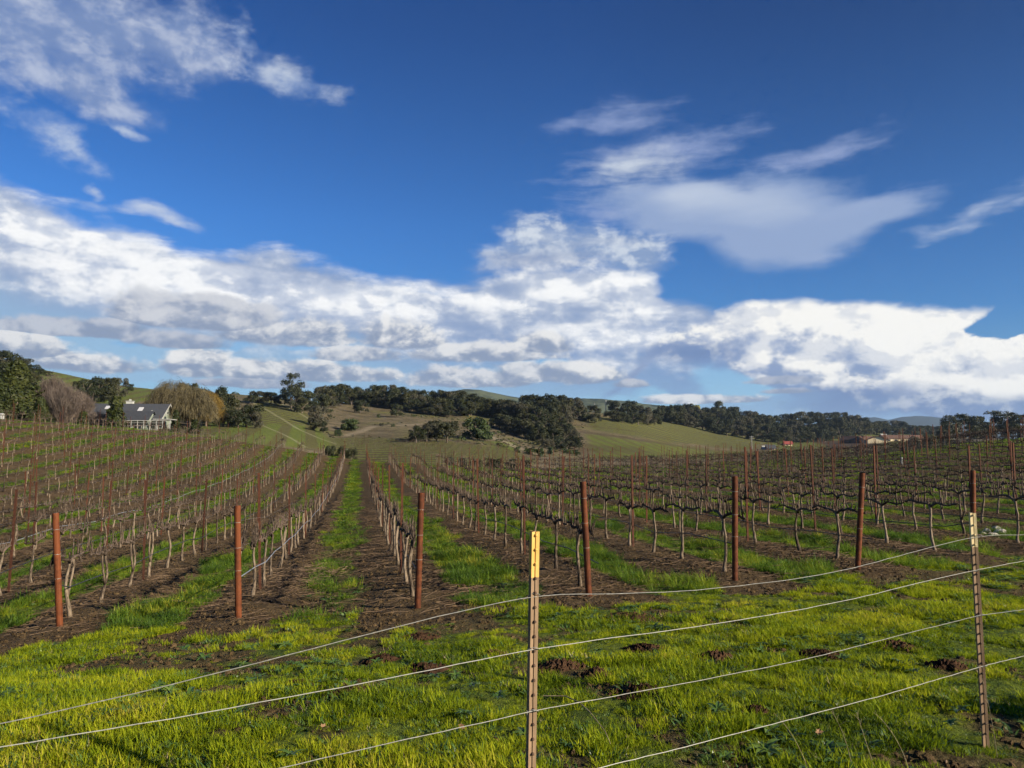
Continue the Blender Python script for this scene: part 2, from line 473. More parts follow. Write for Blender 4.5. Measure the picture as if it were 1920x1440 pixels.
# height of the ground, by columns of the photograph: distance -> height (z) or image row (p)
PROF = {
 -350: [(10, 'z', -2.35), (20, 'z', -2.5), (30, 'z', -2.0), (45, 'z', .3), (60, 'z', 3.2), (75, 'z', 4.6), (110, 'z', 4.8), (150, 'z', 8), (240, 'z', 26), (330, 'z', 44), (450, 'z', 40), (800, 'z', 30)],
 0: [(10, 'z', -2.4), (16, 'z', -2.72), (26, 'z', -2.75), (31, 'z', -2.65), (36, 'z', -2.3), (41, 'z', -1.85), (46, 'z', -1.35), (51, 'z', -.7), (56, 'z', .1), (61, 'z', 1.2), (66, 'z', 2.2), (71, 'z', 3.0), (76, 'z', 3.5), (95, 'z', 3.9), (130, 'z', 5.6), (150, 'z', 7), (220, 'p', 745), (300, 'p', 692), (340, 'p', 685), (450, 'z', 30), (800, 'z', 20)],
 100: [(10, 'z', -2.35), (20, 'z', -2.65), (31, 'z', -2.7), (41, 'z', -2.1), (52, 'z', -.9), (62, 'z', .5), (72, 'z', 2.2), (80, 'z', 3.3), (100, 'z', 3.9), (150, 'z', 6), (220, 'p', 755), (300, 'p', 706), (340, 'p', 700), (450, 'z', 28), (800, 'z', 20)],
 230: [(10, 'z', -2.28), (20, 'z', -2.62), (31, 'z', -2.75), (42, 'z', -2.3), (55, 'z', -1.1), (68, 'z', .8), (80, 'z', 2.4), (88, 'p', 803), (105, 'z', 3.6), (150, 'z', 4.6), (220, 'p', 765), (300, 'p', 730), (330, 'p', 727), (450, 'z', 24), (800, 'z', 20)],
 400: [(10, 'z', -2.22), (20, 'z', -2.6), (31, 'z', -2.8), (43, 'z', -2.5), (57, 'z', -1.7), (70, 'z', -.4), (82, 'z', 1.0), (92, 'p', 820), (110, 'z', 2.1), (150, 'p', 806), (200, 'p', 790), (300, 'p', 745), (360, 'p', 738), (450, 'z', 24), (800, 'z', 20)],
 500: [(10, 'z', -2.17), (20, 'z', -2.58), (31, 'z', -2.85), (45, 'z', -2.6), (60, 'z', -1.9), (75, 'z', -.7), (88, 'p', 834), (105, 'z', .6), (140, 'p', 817), (200, 'p', 794), (280, 'p', 757), (340, 'p', 745), (450, 'z', 24), (800, 'z', 20)],
 570: [(10, 'z', -2.14), (20, 'z', -2.56), (31, 'z', -2.85), (45, 'z', -2.65), (60, 'z', -2.1), (75, 'z', -1.2), (86, 'p', 846), (105, 'z', -1.0), (140, 'z', -.3), (165, 'p', 831), (210, 'p', 805), (270, 'p', 770), (330, 'p', 752), (450, 'z', 24), (800, 'z', 20)],
 650: [(10, 'z', -2.1), (20, 'z', -2.45), (31, 'z', -2.6), (45, 'z', -2.5), (60, 'z', -2.2), (75, 'z', -1.5), (84, 'p', 860), (100, 'z', -2.2), (140, 'z', -2.4), (170, 'p', 840), (200, 'p', 828), (260, 'p', 800), (330, 'p', 775), (380, 'p', 752), (450, 'z', 24), (800, 'z', 20)],
 760: [(10, 'z', -2.04), (20, 'z', -2.28), (31, 'z', -2.3), (45, 'z', -2.2), (60, 'z', -1.9), (78, 'p', 866), (95, 'z', -2.9), (125, 'z', -2.8), (145, 'p', 860), (205, 'p', 826), (260, 'p', 795), (330, 'p', 778), (400, 'p', 756), (480, 'z', 26), (800, 'z', 20)],
 860: [(10, 'z', -1.98), (20, 'z', -2.15), (31, 'z', -2.28), (45, 'z', -2.2), (60, 'z', -1.9), (75, 'p', 876), (95, 'z', -3.4), (125, 'z', -3.0), (150, 'p', 862), (205, 'p', 829), (260, 'p', 810), (330, 'p', 788), (400, 'p', 768), (480, 'z', 24), (800, 'z', 20)],
 960: [(10, 'z', -1.92), (20, 'z', -2.05), (31, 'z', -2.2), (45, 'z', -2.15), (60, 'z', -1.9), (75, 'p', 880), (95, 'z', -3.8), (130, 'z', -3.6), (160, 'p', 868), (210, 'p', 840), (260, 'p', 822), (340, 'p', 790), (420, 'p', 768), (480, 'z', 24), (800, 'z', 20)],
 1060: [(10, 'z', -1.88), (20, 'z', -2.0), (31, 'z', -2.1), (45, 'z', -2.0), (60, 'z', -1.7), (75, 'p', 877), (95, 'z', -3.8), (150, 'z', -4.6), (200, 'p', 866), (270, 'p', 838), (340, 'p', 806), (430, 'p', 772), (520, 'z', 20), (800, 'z', 18)],
 1140: [(10.5, 'z', -1.87), (20, 'z', -1.98), (31, 'z', -2.0), (45, 'z', -1.85), (60, 'z', -1.5), (76, 'p', 874), (95, 'z', -3.4), (150, 'z', -4.6), (240, 'p', 858), (300, 'p', 830), (370, 'p', 795), (460, 'p', 768), (560, 'z', 22), (800, 'z', 18)],
 1230: [(11, 'z', -1.86), (20, 'z', -1.95), (31, 'z', -1.9), (45, 'z', -1.75), (60, 'z', -1.4), (78, 'p', 872), (100, 'z', -3.2), (160, 'z', -4.8), (260, 'p', 857), (350, 'p', 822), (450, 'p', 800), (540, 'p', 785), (640, 'z', 24), (900, 'z', 18)],
 1340: [(11, 'z', -1.84), (20, 'z', -1.9), (31, 'z', -1.85), (45, 'z', -1.6), (60, 'z', -1.3), (80, 'p', 868), (100, 'z', -2.8), (180, 'z', -5.0), (320, 'p', 858), (430, 'p', 832), (560, 'p', 808), (680, 'p', 790), (800, 'z', 28), (1100, 'z', 20)],
 1500: [(12, 'z', -1.82), (22, 'z', -1.85), (32, 'z', -1.75), (45, 'z', -1.4), (60, 'z', -.95), (76, 'p', 860), (100, 'z', -1.8), (200, 'z', -3.5), (400, 'p', 845), (580, 'p', 831), (680, 'p', 815), (820, 'p', 795), (950, 'z', 28), (1300, 'z', 20)],
 1650: [(12.5, 'z', -1.81), (22, 'z', -1.82), (32, 'z', -1.55), (42, 'z', -1.05), (52, 'z', -.55), (64, 'p', 853), (80, 'z', -.6), (200, 'z', -3.0), (400, 'p', 840), (520, 'p', 832), (680, 'p', 824), (900, 'p', 812), (1100, 'z', 24), (1500, 'z', 20)],
 1780: [(13, 'z', -1.80), (22, 'z', -1.78), (30, 'z', -1.5), (36, 'z', -1.15), (44, 'z', -.4), (52, 'z', .15), (62, 'p', 836), (85, 'z', .9), (200, 'z', 2.0), (400, 'p', 832), (800, 'p', 820), (1100, 'z', 24), (1500, 'z', 20)],
 1920: [(14, 'z', -1.79), (24, 'z', -1.6), (32, 'z', -1.2), (40, 'z', -.5), (48, 'z', .3), (58, 'z', 1.0), (68, 'p', 827), (90, 'z', 1.8), (200, 'z', 3), (400, 'z', 6), (800, 'z', 14), (1500, 'z', 20)],
 2300: [(14, 'z', -1.8), (24, 'z', -1.5), (32, 'z', -1.1), (42, 'z', -.2), (58, 'z', 1.4), (75, 'z', 2.2), (100, 'z', 2.6), (200, 'z', 4), (400, 'z', 8), (800, 'z', 14), (1500, 'z', 20)],
}
def _build_field():
    cols = sorted(PROF)
    us = np.array([(c - 960) / F for c in cols])
    LV = np.linspace(math.log(2.0), math.log(9000.0), 700)
    prof = []
    for c in cols:
        pts = [(0.5, -1.57), (4.3, -1.62)]
        for (Y, kind, q) in PROF[c]:
            z = q if kind == 'z' else ray(c, q)[2] * Y
            pts.append((Y, z))
        pts += [(3000, 8.0), (9000, 5.0)]
        X = np.log(np.array([p[0] for p in pts])); Z = np.array([p[1] for p in pts])
        # monotone cubic (pchip) interpolation
        h = np.diff(X); dl = np.diff(Z) / h
        m = np.zeros(len(X))
        for i in range(1, len(X) - 1):
            if dl[i - 1] * dl[i] > 0:
                w1 = 2 * h[i] + h[i - 1]; w2 = h[i] + 2 * h[i - 1]
                m[i] = (w1 + w2) / (w1 / dl[i - 1] + w2 / dl[i])
        m[0] = dl[0]; m[-1] = 0
        idx = np.clip(np.searchsorted(X, LV) - 1, 0, len(X) - 2)
        t = np.clip((LV - X[idx]) / h[idx], 0, 1)
        prof.append((2 * t**3 - 3 * t**2 + 1) * Z[idx] + (t**3 - 2 * t**2 + t) * h[idx] * m[idx] + (-2 * t**3 + 3 * t**2) * Z[idx + 1] + (t**3 - t**2) * h[idx] * m[idx + 1])
    prof = np.array(prof)
    U = np.linspace(us[0], us[-1], 400)
    G = np.zeros((400, 700))
    # smooth blend between columns
    for j in range(700):
        G[:, j] = np.interp(U, us, prof[:, j])
    ker = np.exp(-0.5 * (np.arange(-16, 17) / 7.0) ** 2); ker /= ker.sum()
    pad = np.pad(G, ((16, 16), (0, 0)), 'edge')
    G = sum(ker[i] * pad[i:i + 400, :] for i in range(33))
    return U, LV, G
FU, FL, FG = _build_field()
def H0(x, y):
    x = np.asarray(x, float); y = np.asarray(y, float)
    yy = np.maximum(y, 0.8)
    u = np.clip(x / np.maximum(yy, 0.6), FU[0], FU[-1])
    l = np.clip(np.log(np.maximum(yy, 2.0)), FL[0], FL[-1])
    a = (u - FU[0]) / (FU[1] - FU[0]); b = (l - FL[0]) / (FL[1] - FL[0])
    i = np.clip(a.astype(int), 0, 398); j = np.clip(b.astype(int), 0, 698)
    fa = a - i; fb = b - j
    return (FG[i, j] * (1 - fa) + FG[i + 1, j] * fa) * (1 - fb) + (FG[i, j + 1] * (1 - fa) + FG[i + 1, j + 1] * fa) * fb
def H(x, y):
    """height of the ground"""
    z = H0(x, y)
    d = np.hypot(x, y)
    z = z + (fbm(x, y, 0.5, 3, 1) - 0.5) * 0.09 * sstep(d, 2, 6) * (1 - sstep(d, 60, 120))
    s, t = xy_st(np.asarray(x, float), np.asarray(y, float))
    inrow = sstep(t, 9.6, 11.5) * (1 - sstep(d, 90, 110))
    ph = (s - S3) / SPACING; fr = ph - np.round(ph)
    z = z + 0.05 * inrow * np.cos(2 * math.pi * fr)                     # soil is thrown up under the vines
    z = z + (fbm(x, y, 0.012, 4, 3) - 0.5) * 3.5 * sstep(d, 190, 330) * (1 - 0.5 * sstep(d, 600, 900))
    z = z + (fbm(x, y, 0.05, 3, 4) - 0.5) * 1.0 * sstep(d, 170, 260)
    return z
def Hf(x, y): return float(H(np.array([x]), np.array([y]))[0])

def grass_amount(x, y):
    """share of the soil that is grown over, in the vineyard and on the strip in front of it"""
    s, t = xy_st(x, y)
    k = (s - S3) / SPACING + 3
    kk = np.round(k)
    t0 = np.where(kk > 7, 11.2 + (kk - 7) * 0.55, np.where(kk < 1, 11.2 + (1 - kk) * 0.75, np.interp(k, sorted(T0), [T0[q] for q in sorted(T0)])))
    n1 = fbm(x, y, 1.1, 4, 5); n2 = fbm(x, y, 0.35, 3, 6); n3 = fbm(x, y, 3.1, 3, 7)
    # headland
    head = 1 - sstep(t + (n1 - 0.5) * 2.4, t0 - 1.25, t0 - 0.75)
    bare = sstep(n1 * 0.5 + n3 * 0.5 + (n2 - 0.5) * 0.5, 0.35, 0.48)
    head = head * (0.12 + 0.88 * bare)
    for ks, rs_, rt_ in ((0.4, 1.1, .50), (0.95, 1.2, .55), (1.8, 1.15, .50), (2.85, .95, .60), (3.9, .8, .30), (4.9, .9, .30)):
        sc_ = S3 + SPACING * (ks - 3); tc_ = np.interp(ks, sorted(T0), [T0[q] for q in sorted(T0)]) - .75
        q_ = np.hypot((s - sc_) / rs_, (t - tc_) / rt_) + (n3 - .5) * .7 + (n1 - .5) * .5
        head = head * (.06 + .94 * sstep(q_, .85, 1.15))
    # strips between rows
    fr = np.abs(k - np.floor(k) - 0.5) * SPACING
    wid = np.where(k > 3.9, 0.42, 0.40) - np.where(k < 2.5, .06, .03) * sstep(t, 18, 32) + (n1 - 0.5) * 0.75 + (n2 - 0.5) * 0.35
    strip = 1 - sstep(fr + (n3 - 0.5) * 0.45, wid - 0.02, wid + 0.16)
    strip = strip * (0.2 + 0.8 * sstep(n2 * 0.5 + n1 * 0.5, 0.30, 0.44))
    strip = strip * sstep(t, t0 - 2.2, t0 - 0.6)
    # dug-over alleys with hardly any cover
    hash_ = _T[(np.floor(k).astype(int) * 7) & 255, 3]
    thin = np.where((np.floor(k) == 2) & (t < 34), 0.62, np.where(hash_ < 0.25, 0.6, 1.0))
    return np.clip(np.maximum(head, strip * thin), 0, 1)

def spot(px, py, ymin=110.0, ymax=1500.0):
    """where the sight line through a photograph pixel meets the ground beyond ymin"""
    r = ray(px, py)
    Y = np.exp(np.linspace(math.log(ymin), math.log(ymax), 1500))
    g = H(r[0] * Y, Y) - r[2] * Y
    i = np.where(g > 0)[0]
    if len(i) == 0:
        i = [int(np.argmax(g / Y))]
    Yi = float(Y[i[0]])
    return r[0] * Yi, Yi
HAZE_D = 0.00006
# ================================================================== materials
MATS = {}
def new_mat(name):
    m = bpy.data.materials.new(name); m.use_nodes = True
    MATS[name] = m
    return m, NT(m.node_tree)
def finish(N, shader, disp=None):
    o = N.n('ShaderNodeOutputMaterial'); N.t.links.new(shader, o.inputs[0])
def bsdf(N, color, rough=0.8, spec=0.2, bump=None, bstr=0.3, bdist=0.02, **kw):
    b = N.n('ShaderNodeBsdfPrincipled')
    N.put(b.inputs['Base Color'], (*color, 1.0) if isinstance(color, tuple) else color)
    N.put(b.inputs['Roughness'], rough); N.put(b.inputs['Specular IOR Level'], spec)
    if bump is not None:
        bp = N.n('ShaderNodeBump'); N.put(bp.inputs['Height'], bump)
        N.put(bp.inputs['Strength'], bstr); N.put(bp.inputs['Distance'], bdist)
        N.t.links.new(bp.outputs[0], b.inputs['Normal'])
    for k, v in kw.items(): N.put(b.inputs[k], v)
    return b.outputs[0]
def simple(name, c1, c2, scale=8.0, rough=0.8, spec=0.2, bstr=0.3, bdist=0.01, metal=0.0, detail=5.0, stretch=None):
    m, N = new_mat(name)
    co = N.n('ShaderNodeTexCoord').outputs['Object']
    if stretch: co = N.v('MULTIPLY', co, stretch)
    n = N.noise(co, scale, detail, 0.6)
    info = N.n('ShaderNodeObjectInfo').outputs['Random']
    c = N.mix(N.rng(N.m('ADD', n, N.m('MULTIPLY_ADD', info, 0.24, -0.12)), 0.32, 0.68), c1, c2)
    finish(N, bsdf(N, c, rough, spec, n, bstr, bdist, Metallic=metal))
    return m
def leafy(name, stops, trans=0.35, rough=0.55, patch=0.0, pscale=0.8, sheen=0.25, tipmix=None, coat=None):
    """thin leaves or blades: colour varies from piece to piece and from patch to patch"""
    m, N = new_mat(name)
    rnd = N.n('ShaderNodeObjectInfo').outputs['Random']
    pos = N.n('ShaderNodeNewGeometry').outputs['Position']
    n = N.noise(pos, pscale, 3.0, 0.6)
    isl = N.n('ShaderNodeNewGeometry').outputs['Random Per Island']
    x = N.m('ADD', N.m('MULTIPLY', rnd, 0.30), N.m('ADD', N.m('MULTIPLY', isl, 0.35), N.m('MULTIPLY_ADD', n, 1.4, -0.52)))
    c = N.ramp(x, stops)
    d = N.n('ShaderNodeBsdfPrincipled'); N.put(d.inputs['Base Color'], c); N.put(d.inputs['Roughness'], rough)
    N.put(d.inputs['Specular IOR Level'], sheen)
    t = N.n('ShaderNodeBsdfTranslucent'); N.put(t.inputs['Color'], c)
    mx = N.n('ShaderNodeMixShader'); mx.inputs[0].default_value = trans
    N.t.links.new(d.outputs[0], mx.inputs[1]); N.t.links.new(t.outputs[0], mx.inputs[2])
    finish(N, mx.outputs[0])
    return m

M_rust = simple('rusted_steel', (.058, .016, .005), (.135, .038, .011), 9, .75, .25, .25, .004)
M_rust2 = simple('rusted_angle_steel', (.042, .017, .010), (.095, .034, .018), 12, .8, .2, .3, .004)
M_tpost = simple('weathered_post_steel', (.135, .088, .050), (.26, .175, .105), 22, .7, .25, .3, .002, stretch=(1, 1, .2))
M_tpost_dark = simple('dark_post_steel', (.055, .035, .028), (.10, .06, .04), 22, .7, .25, .3, .002)
M_yellow = simple('yellow_post_paint', (.46, .25, .045), (.62, .39, .11), 14, .5, .4, .2, .001, stretch=(1, 1, .3))
M_cream = simple('cream_post_paint', (.50, .39, .19), (.62, .52, .30), 14, .5, .4, .2, .001, stretch=(1, 1, .3))
M_wire = simple('galvanised_wire', (.15, .15, .135), (.28, .28, .25), 60, .45, .5, .1, .001)
M_twire = simple('trellis_wire', (.10, .085, .075), (.17, .15, .135), 20, .5, .4, .1, .001)
M_hose = simple('black_drip_hose', (.012, .012, .014), (.03, .03, .035), 10, .45, .4, .1, .001)
M_hose2 = simple('grey_drip_hose', (.15, .17, .21), (.26, .28, .32), 10, .45, .4, .1, .001)
M_trunk = simple('vine_bark', (.042, .031, .023), (.215, .168, .12), 34, .9, .1, .8, .012, stretch=(1, 1, .28))
M_cordon = simple('dark_vine_wood', (.028, .021, .016), (.115, .086, .066), 22, .9, .1, .7, .010)
M_cane = simple('pruned_cane', (.075, .048, .030), (.20, .140, .090), 7, .85, .15, .3, .003)
M_clod = simple('soil_clod', (.036, .025, .013), (.108, .074, .038), 9, .95, .05, .6, .02)
M_mound = simple('dug_earth', (.018, .0105, .007), (.060, .034, .020), 14, .97, .03, .9, .03)
M_stone = simple('pale_stone', (.30, .27, .22), (.52, .48, .42), 8, .85, .15, .4, .01)
M_dry = simple('dry_leaf', (.10, .055, .030), (.26, .16, .09), 12, .8, .15, .3, .003)
M_stalk = simple('dry_stalk', (.18, .14, .08), (.34, .28, .17), 12, .8, .15, .2, .002)
M_bark = simple('tree_bark', (.09, .075, .06), (.20, .165, .13), 3, .9, .1, .5, .05, stretch=(1, 1, .3))
M_twig = simple('bare_twigs', (.13, .095, .075), (.26, .20, .16), 2, .9, .1, .2, .01)
M_grass = leafy('meadow_grass', [(0.0, (.030, .055, .006)), (.24, (.105, .160, .008)), (.50, (.25, .32, .010)), (.78, (.41, .43, .016)), (1.0, (.50, .41, .07))], .52, .6, pscale=0.9, sheen=.12)
M_oat = leafy('alley_grass', [(0.0, (.040, .085, .018)), (.40, (.095, .175, .020)), (.70, (.19, .27, .020)), (.90, (.38, .38, .03)), (1.0, (.50, .42, .04))], .50, .5, pscale=0.7, sheen=.2)
M_ygrass = leafy('yellow_grass', [(0.0, (.20, .26, .02)), (.5, (.38, .38, .03)), (1.0, (.55, .47, .05))], .45, .5, pscale=1.0)
M_weed = leafy('weed_leaf', [(0.0, (.035, .075, .018)), (.5, (.065, .125, .025)), (1.0, (.13, .19, .035))], .25, .4, pscale=2.0, sheen=.45)
OAKS = [leafy('oak_leaves_dark', [(0.0, (.010, .015, .006)), (.5, (.022, .029, .011)), (1.0, (.044, .050, .019))], .12, .6, pscale=.25),
        leafy('oak_leaves_olive', [(0.0, (.018, .021, .009)), (.5, (.036, .040, .016)), (1.0, (.066, .066, .028))], .12, .6, pscale=.25),
        leafy('oak_leaves_grey', [(0.0, (.030, .031, .018)), (.5, (.058, .057, .035)), (1.0, (.095, .090, .058))], .12, .65, pscale=.25)]
M_euc = leafy('eucalyptus_leaves', [(0.0, (.020, .026, .014)), (.5, (.042, .050, .026)), (1.0, (.075, .080, .040))], .15, .5, pscale=.3)
M_conifer = leafy('conifer_needles', [(0.0, (.014, .022, .006)), (.5, (.032, .042, .010)), (1.0, (.062, .070, .016))], .15, .6, pscale=.4)
M_dryscrub = leafy('dry_scrub', [(0.0, (.075, .060, .030)), (.5, (.12, .10, .05)), (1.0, (.19, .16, .09))], .2, .8, pscale=.3)
M_bush = leafy('round_bush_leaves', [(0.0, (.022, .036, .014)), (.5, (.040, .060, .018)), (1.0, (.070, .085, .026))], .15, .55, pscale=.4)
M_willow = leafy('willow_twigs_brown', [(0.0, (.050, .042, .024)), (.5, (.098, .082, .044)), (1.0, (.150, .125, .065))], .2, .8, pscale=.3)
M_willow_gold = leafy('willow_twigs_gold', [(0.0, (.12, .08, .022)), (.5, (.21, .14, .034)), (1.0, (.29, .20, .05))], .25, .8, pscale=.3)
M_pink = leafy('bare_shrub_twigs', [(0.0, (.065, .050, .042)), (.5, (.125, .098, .082)), (1.0, (.20, .165, .138))], .15, .85, pscale=.4)
M_yleaf = leafy('yellow_bloom_leaves', [(0.0, (.06, .07, .012)), (.5, (.20, .19, .02)), (1.0, (.40, .34, .03))], .2, .6, pscale=.5)

# ---- the ground
m, N = new_mat('vineyard_ground')
pos = N.n('ShaderNodeNewGeometry').outputs['Position']
g = N.attr('grass'); hill = N.attr('hill'); green = N.attr('green'); row1 = N.attr('rows'); path = N.attr('path'); plough = N.attr('plough')
lines = N.attr('lines'); lot = N.attr('lot')
fine = N.noise(pos, 14.0, 6.0, 0.65); mid = N.noise(pos, 1.7, 5.0, 0.6); wide = N.noise(pos, 0.03, 5.0, 0.6); grit = N.noise(pos, 60.0, 4.0, 0.6)
soil = N.mix(N.rng(fine, .30, .72), (.033, .0225, .0115), (.108, .074, .037))
soil = N.mix(N.rng(mid, .35, .7, 0.0, .55), soil, (.118, .084, .044))
soil = N.mix(N.rng(grit, .66, .78, 0.0, .6), soil, (.20, .14, .09))
under = N.mix(N.rng(N.m('ADD', N.m('MULTIPLY', mid, .6), N.m('MULTIPLY', fine, .4)), .35, .65), (.040, .070, .012), (.115, .150, .016))
near_c = N.mix(N.m('MULTIPLY', g, .92), soil, under)
fw = N.noise(pos, 0.12, 6.0, 0.65); ff = N.noise(pos, 0.8, 5.0, 0.7)
brown = N.mix(N.rng(fw, .35, .65), (.095, .076, .046), (.172, .140, .092))
brown = N.mix(N.rng(ff, .35, .7, 0.0, .6), brown, (.070, .062, .032))
brown = N.mix(N.rng(N.noise(pos, .35, 5.0, .7), .54, .62, 0.0, .7), brown, (.045, .050, .020))
olive = N.mix(N.rng(fw, .35, .65), (.085, .090, .032), (.125, .120, .045))
grn = N.mix(N.rng(ff, .3, .7), (.075, .095, .022), (.115, .140, .032))
rowline = N.rng(N.m('SINE', N.m('MULTIPLY', row1, 2 * math.pi)), -.1, .5)
grn_rows = N.mix(N.m('MULTIPLY', rowline, .65), grn, (.085, .068, .036))
far_c = N.mix(green, N.mix(N.rng(wide, .50, .68), brown, olive), grn_rows)
lotc = N.mix(N.rng(ff, .3, .7), (.060, .058, .028), (.085, .078, .035))
lr = N.rng(N.m('SINE', N.m('MULTIPLY', N.attr('lotrow'), 2 * math.pi)), .2, .9)
lotc = N.mix(N.m('MULTIPLY', lr, .8), lotc, (.135, .155, .030))
far_c = N.mix(lot, far_c, lotc)
ln = N.rng(N.m('SINE', N.m('MULTIPLY', lines, 2 * math.pi)), .93, .985)
far_c = N.mix(N.m('MULTIPLY', N.m('MULTIPLY', ln, N.m('GREATER_THAN', lines, .5)), .40), far_c, (.26, .25, .16))
far_c = N.mix(plough, far_c, (.060, .042, .030))
far_c = N.mix(path, far_c, (.33, .28, .20))
c = N.mix(hill, near_c, far_c)
hh = N.m('ADD', N.m('ADD', N.m('MULTIPLY', fine, 1.0), N.m('MULTIPLY', grit, .25)), N.m('MULTIPLY', N.m('MULTIPLY', ff, hill), 9.0))
finish(N, bsdf(N, c, .95, .08, hh, .9, .05))
M_ground = m
m, N = new_mat('far_ridge')
pos = N.n('ShaderNodeNewGeometry').outputs['Position']
nn = N.noise(pos, .010, 6.0, .65); n2 = N.noise(pos, .05, 4, .6)
finish(N, bsdf(N, N.mix(N.rng(N.m('ADD', N.m('MULTIPLY', nn, .7), N.m('MULTIPLY', n2, .3)), .42, .56), (.028, .038, .024), (.085, .100, .055)), .95, .05))
M_ridge = m
m, N = new_mat('forested_mountain')
pos = N.n('ShaderNodeNewGeometry').outputs['Position']
finish(N, bsdf(N, N.mix(N.noise(pos, .004, 6.0, .65), (.010, .018, .022), (.030, .042, .040)), .95, .05))
M_mount = m
m, N = new_mat('pond_water')
finish(N, bsdf(N, (.05, .07, .09), .12, .5))
M_water = m

# ================================================================== ground sheet
def inside(px, py, poly):
    r = np.zeros(px.shape, bool); n = len(poly); j = n - 1
    for i in range(n):
        xi, yi = poly[i]; xj, yj = poly[j]
        c = ((yi > py) != (yj > py)) & (px < (xj - xi) * (py - yi) / (yj - yi + 1e-12) + xi)
        r ^= c; j = i
    return r
def to_px(x, y, z):
    d = y * CP + z * SP; d = np.where(d < 1e-3, 1e-3, d)
    return 960 + F * x / d, 720 - F * (-y * SP + z * CP) / d
rad = np.concatenate([np.exp(np.linspace(math.log(1.2), math.log(120.0), 640)), np.exp(np.linspace(math.log(120.0), math.log(1100.0), 330))[1:], np.exp(np.linspace(math.log(1100.0), math.log(7600.0), 40))[1:]])
ang = np.concatenate([np.linspace(-math.pi, -0.90, 46)[:-1], np.linspace(-0.90, 0.90, 560), np.linspace(0.90, math.pi, 46)[1:]])
RR, AA = np.meshgrid(rad, ang, indexing='ij')
GX, GY = RR * np.sin(AA), RR * np.cos(AA)
GZ = H(GX, GY)
dist = np.hypot(GX, GY)
ga = grass_amount(GX, GY)
# small clods and ruts close by
GZ = GZ + (fbm(GX, GY, 9.0, 3, 8) - .5) * .050 * (1 - sstep(dist, 16, 30)) * (1 - .5 * ga)
PXg, PYg = to_px(GX, GY, GZ)
hill = sstep(dist, 96, 112)
green = np.zeros_like(GX); rows_ = np.zeros_like(GX); path = np.zeros_like(GX); plough = np.zeros_like(GX); lines = np.zeros_like(GX); lot = np.zeros_like(GX)
far = dist > 100
PXz = PXg + (fbm(GX, GY, .03, 4, 50) - .5) * 34; PYz = PYg + (fbm(GX, GY, .03, 4, 51) - .5) * 9
def blur(a):
    for _ in range(3):
        p = np.pad(a, 1, 'edge'); a = (p[1:-1, 1:-1] * 2 + p[:-2, 1:-1] + p[2:, 1:-1] + p[1:-1, :-2] + p[1:-1, 2:]) / 6
    return a
def zone(arr, poly, val=1.0, near=100, far_=1500):
    arr[inside(PXz, PYz, poly) & (dist > near) & (dist < far_) & (GY > 0)] = val
zone(green, [(-400, 600), (60, 690), (300, 725), (300, 810), (-400, 810)], 1.0)               # vineyard slope behind the house
zone(green, [(380, 790), (480, 790), (590, 800), (640, 845), (380, 830)], 1.0)
zone(lot, [(470, 740), (560, 765), (590, 800), (478, 794)], 1.0)
zone(lot, [(620, 822), (800, 822), (940, 838), (1010, 862), (980, 880), (620, 880)], 1.0)
zone(green, [(900, 826), (960, 828), (985, 850), (940, 842)], 1.0)
zone(green, [(1100, 812), (1200, 826), (1330, 842), (1560, 860), (1100, 860)], 1.0)
zone(lot, [(1110, 780), (1250, 790), (1440, 826), (1400, 843), (1240, 828), (1110, 806)], 1.0)
zone(green, [(1440, 826), (1760, 800), (1800, 850), (1440, 856)], 1.0)
zone(plough, [(1522, 826), (1640, 828), (1645, 841), (1560, 843)], 1.0)
zone(plough, [(1050, 832), (1190, 838), (1230, 850), (1060, 852)], .45)
rows_ = (GX * .9 + GY * .25) / 6.0
rows_ = np.where(GX > 100, (GX * .25 + GY) / 7.0, rows_)
lines = np.where(inside(PXg, PYg, [(395, 745), (560, 760), (600, 800), (640, 840), (560, 840), (480, 800)]) & far, (GX + GY * .55) / 13.0 + 40, 0)
green, plough, lot = blur(green), blur(plough), blur(lot)
def trail(pts, w, arr, val=1.0):
    W_ = [spot(px, py) for px, py in pts]
    for (x0, y0), (x1, y1) in zip(W_[:-1], W_[1:]):
        dx, dy = x1 - x0, y1 - y0; L2 = dx * dx + dy * dy + 1e-6
        u = np.clip(((GX - x0) * dx + (GY - y0) * dy) / L2, 0, 1)
        dd = np.hypot(GX - x0 - u * dx, GY - y0 - u * dy)
        arr[:] = np.maximum(arr, val * (1 - sstep(dd, w * .5, w)) * far)
trail([(640, 818), (700, 800), (760, 797), (830, 795)], 1.8, path, .38)
trail([(925, 820), (960, 835), (1000, 850)], 2.6, path, .42)
trail([(1090, 810), (1200, 826), (1330, 845)], 3.5, plough, .6)
trail([(1110, 800), (1180, 808), (1250, 822)], 3.0, plough, .4)
na = len(ang)
I, J = np.meshgrid(np.arange(len(rad) - 1), np.arange(na - 1), indexing='ij')
Q = np.stack([I * na + J, (I + 1) * na + J, (I + 1) * na + J + 1, I * na + J + 1], -1).reshape(-1, 4)[:, ::-1]
V = np.stack([GX, GY, GZ], -1).reshape(-1, 3)
cap0 = len(V)
V = np.vstack([V, [[0, 0, -1.57]]])
lotrow = GY / 4.5 + .15 * np.sin(GX * .03)
lotrow = np.where(GX > 60, GY / 9.0, lotrow)
A = dict(lotrow=lotrow, grass=ga, hill=hill, green=green, rows=rows_, path=path, plough=plough, lines=lines, lot=lot)
A = {k: np.append(v.ravel(), v.ravel()[0]) for k, v in A.items()}
ground = link(bpy.data.objects.new('ground', np_mesh('ground', V, Q, M_ground, True, A)))
tag(ground, 'brown vineyard soil with green alleys, rising to grassy hills behind', None, None, 'structure')

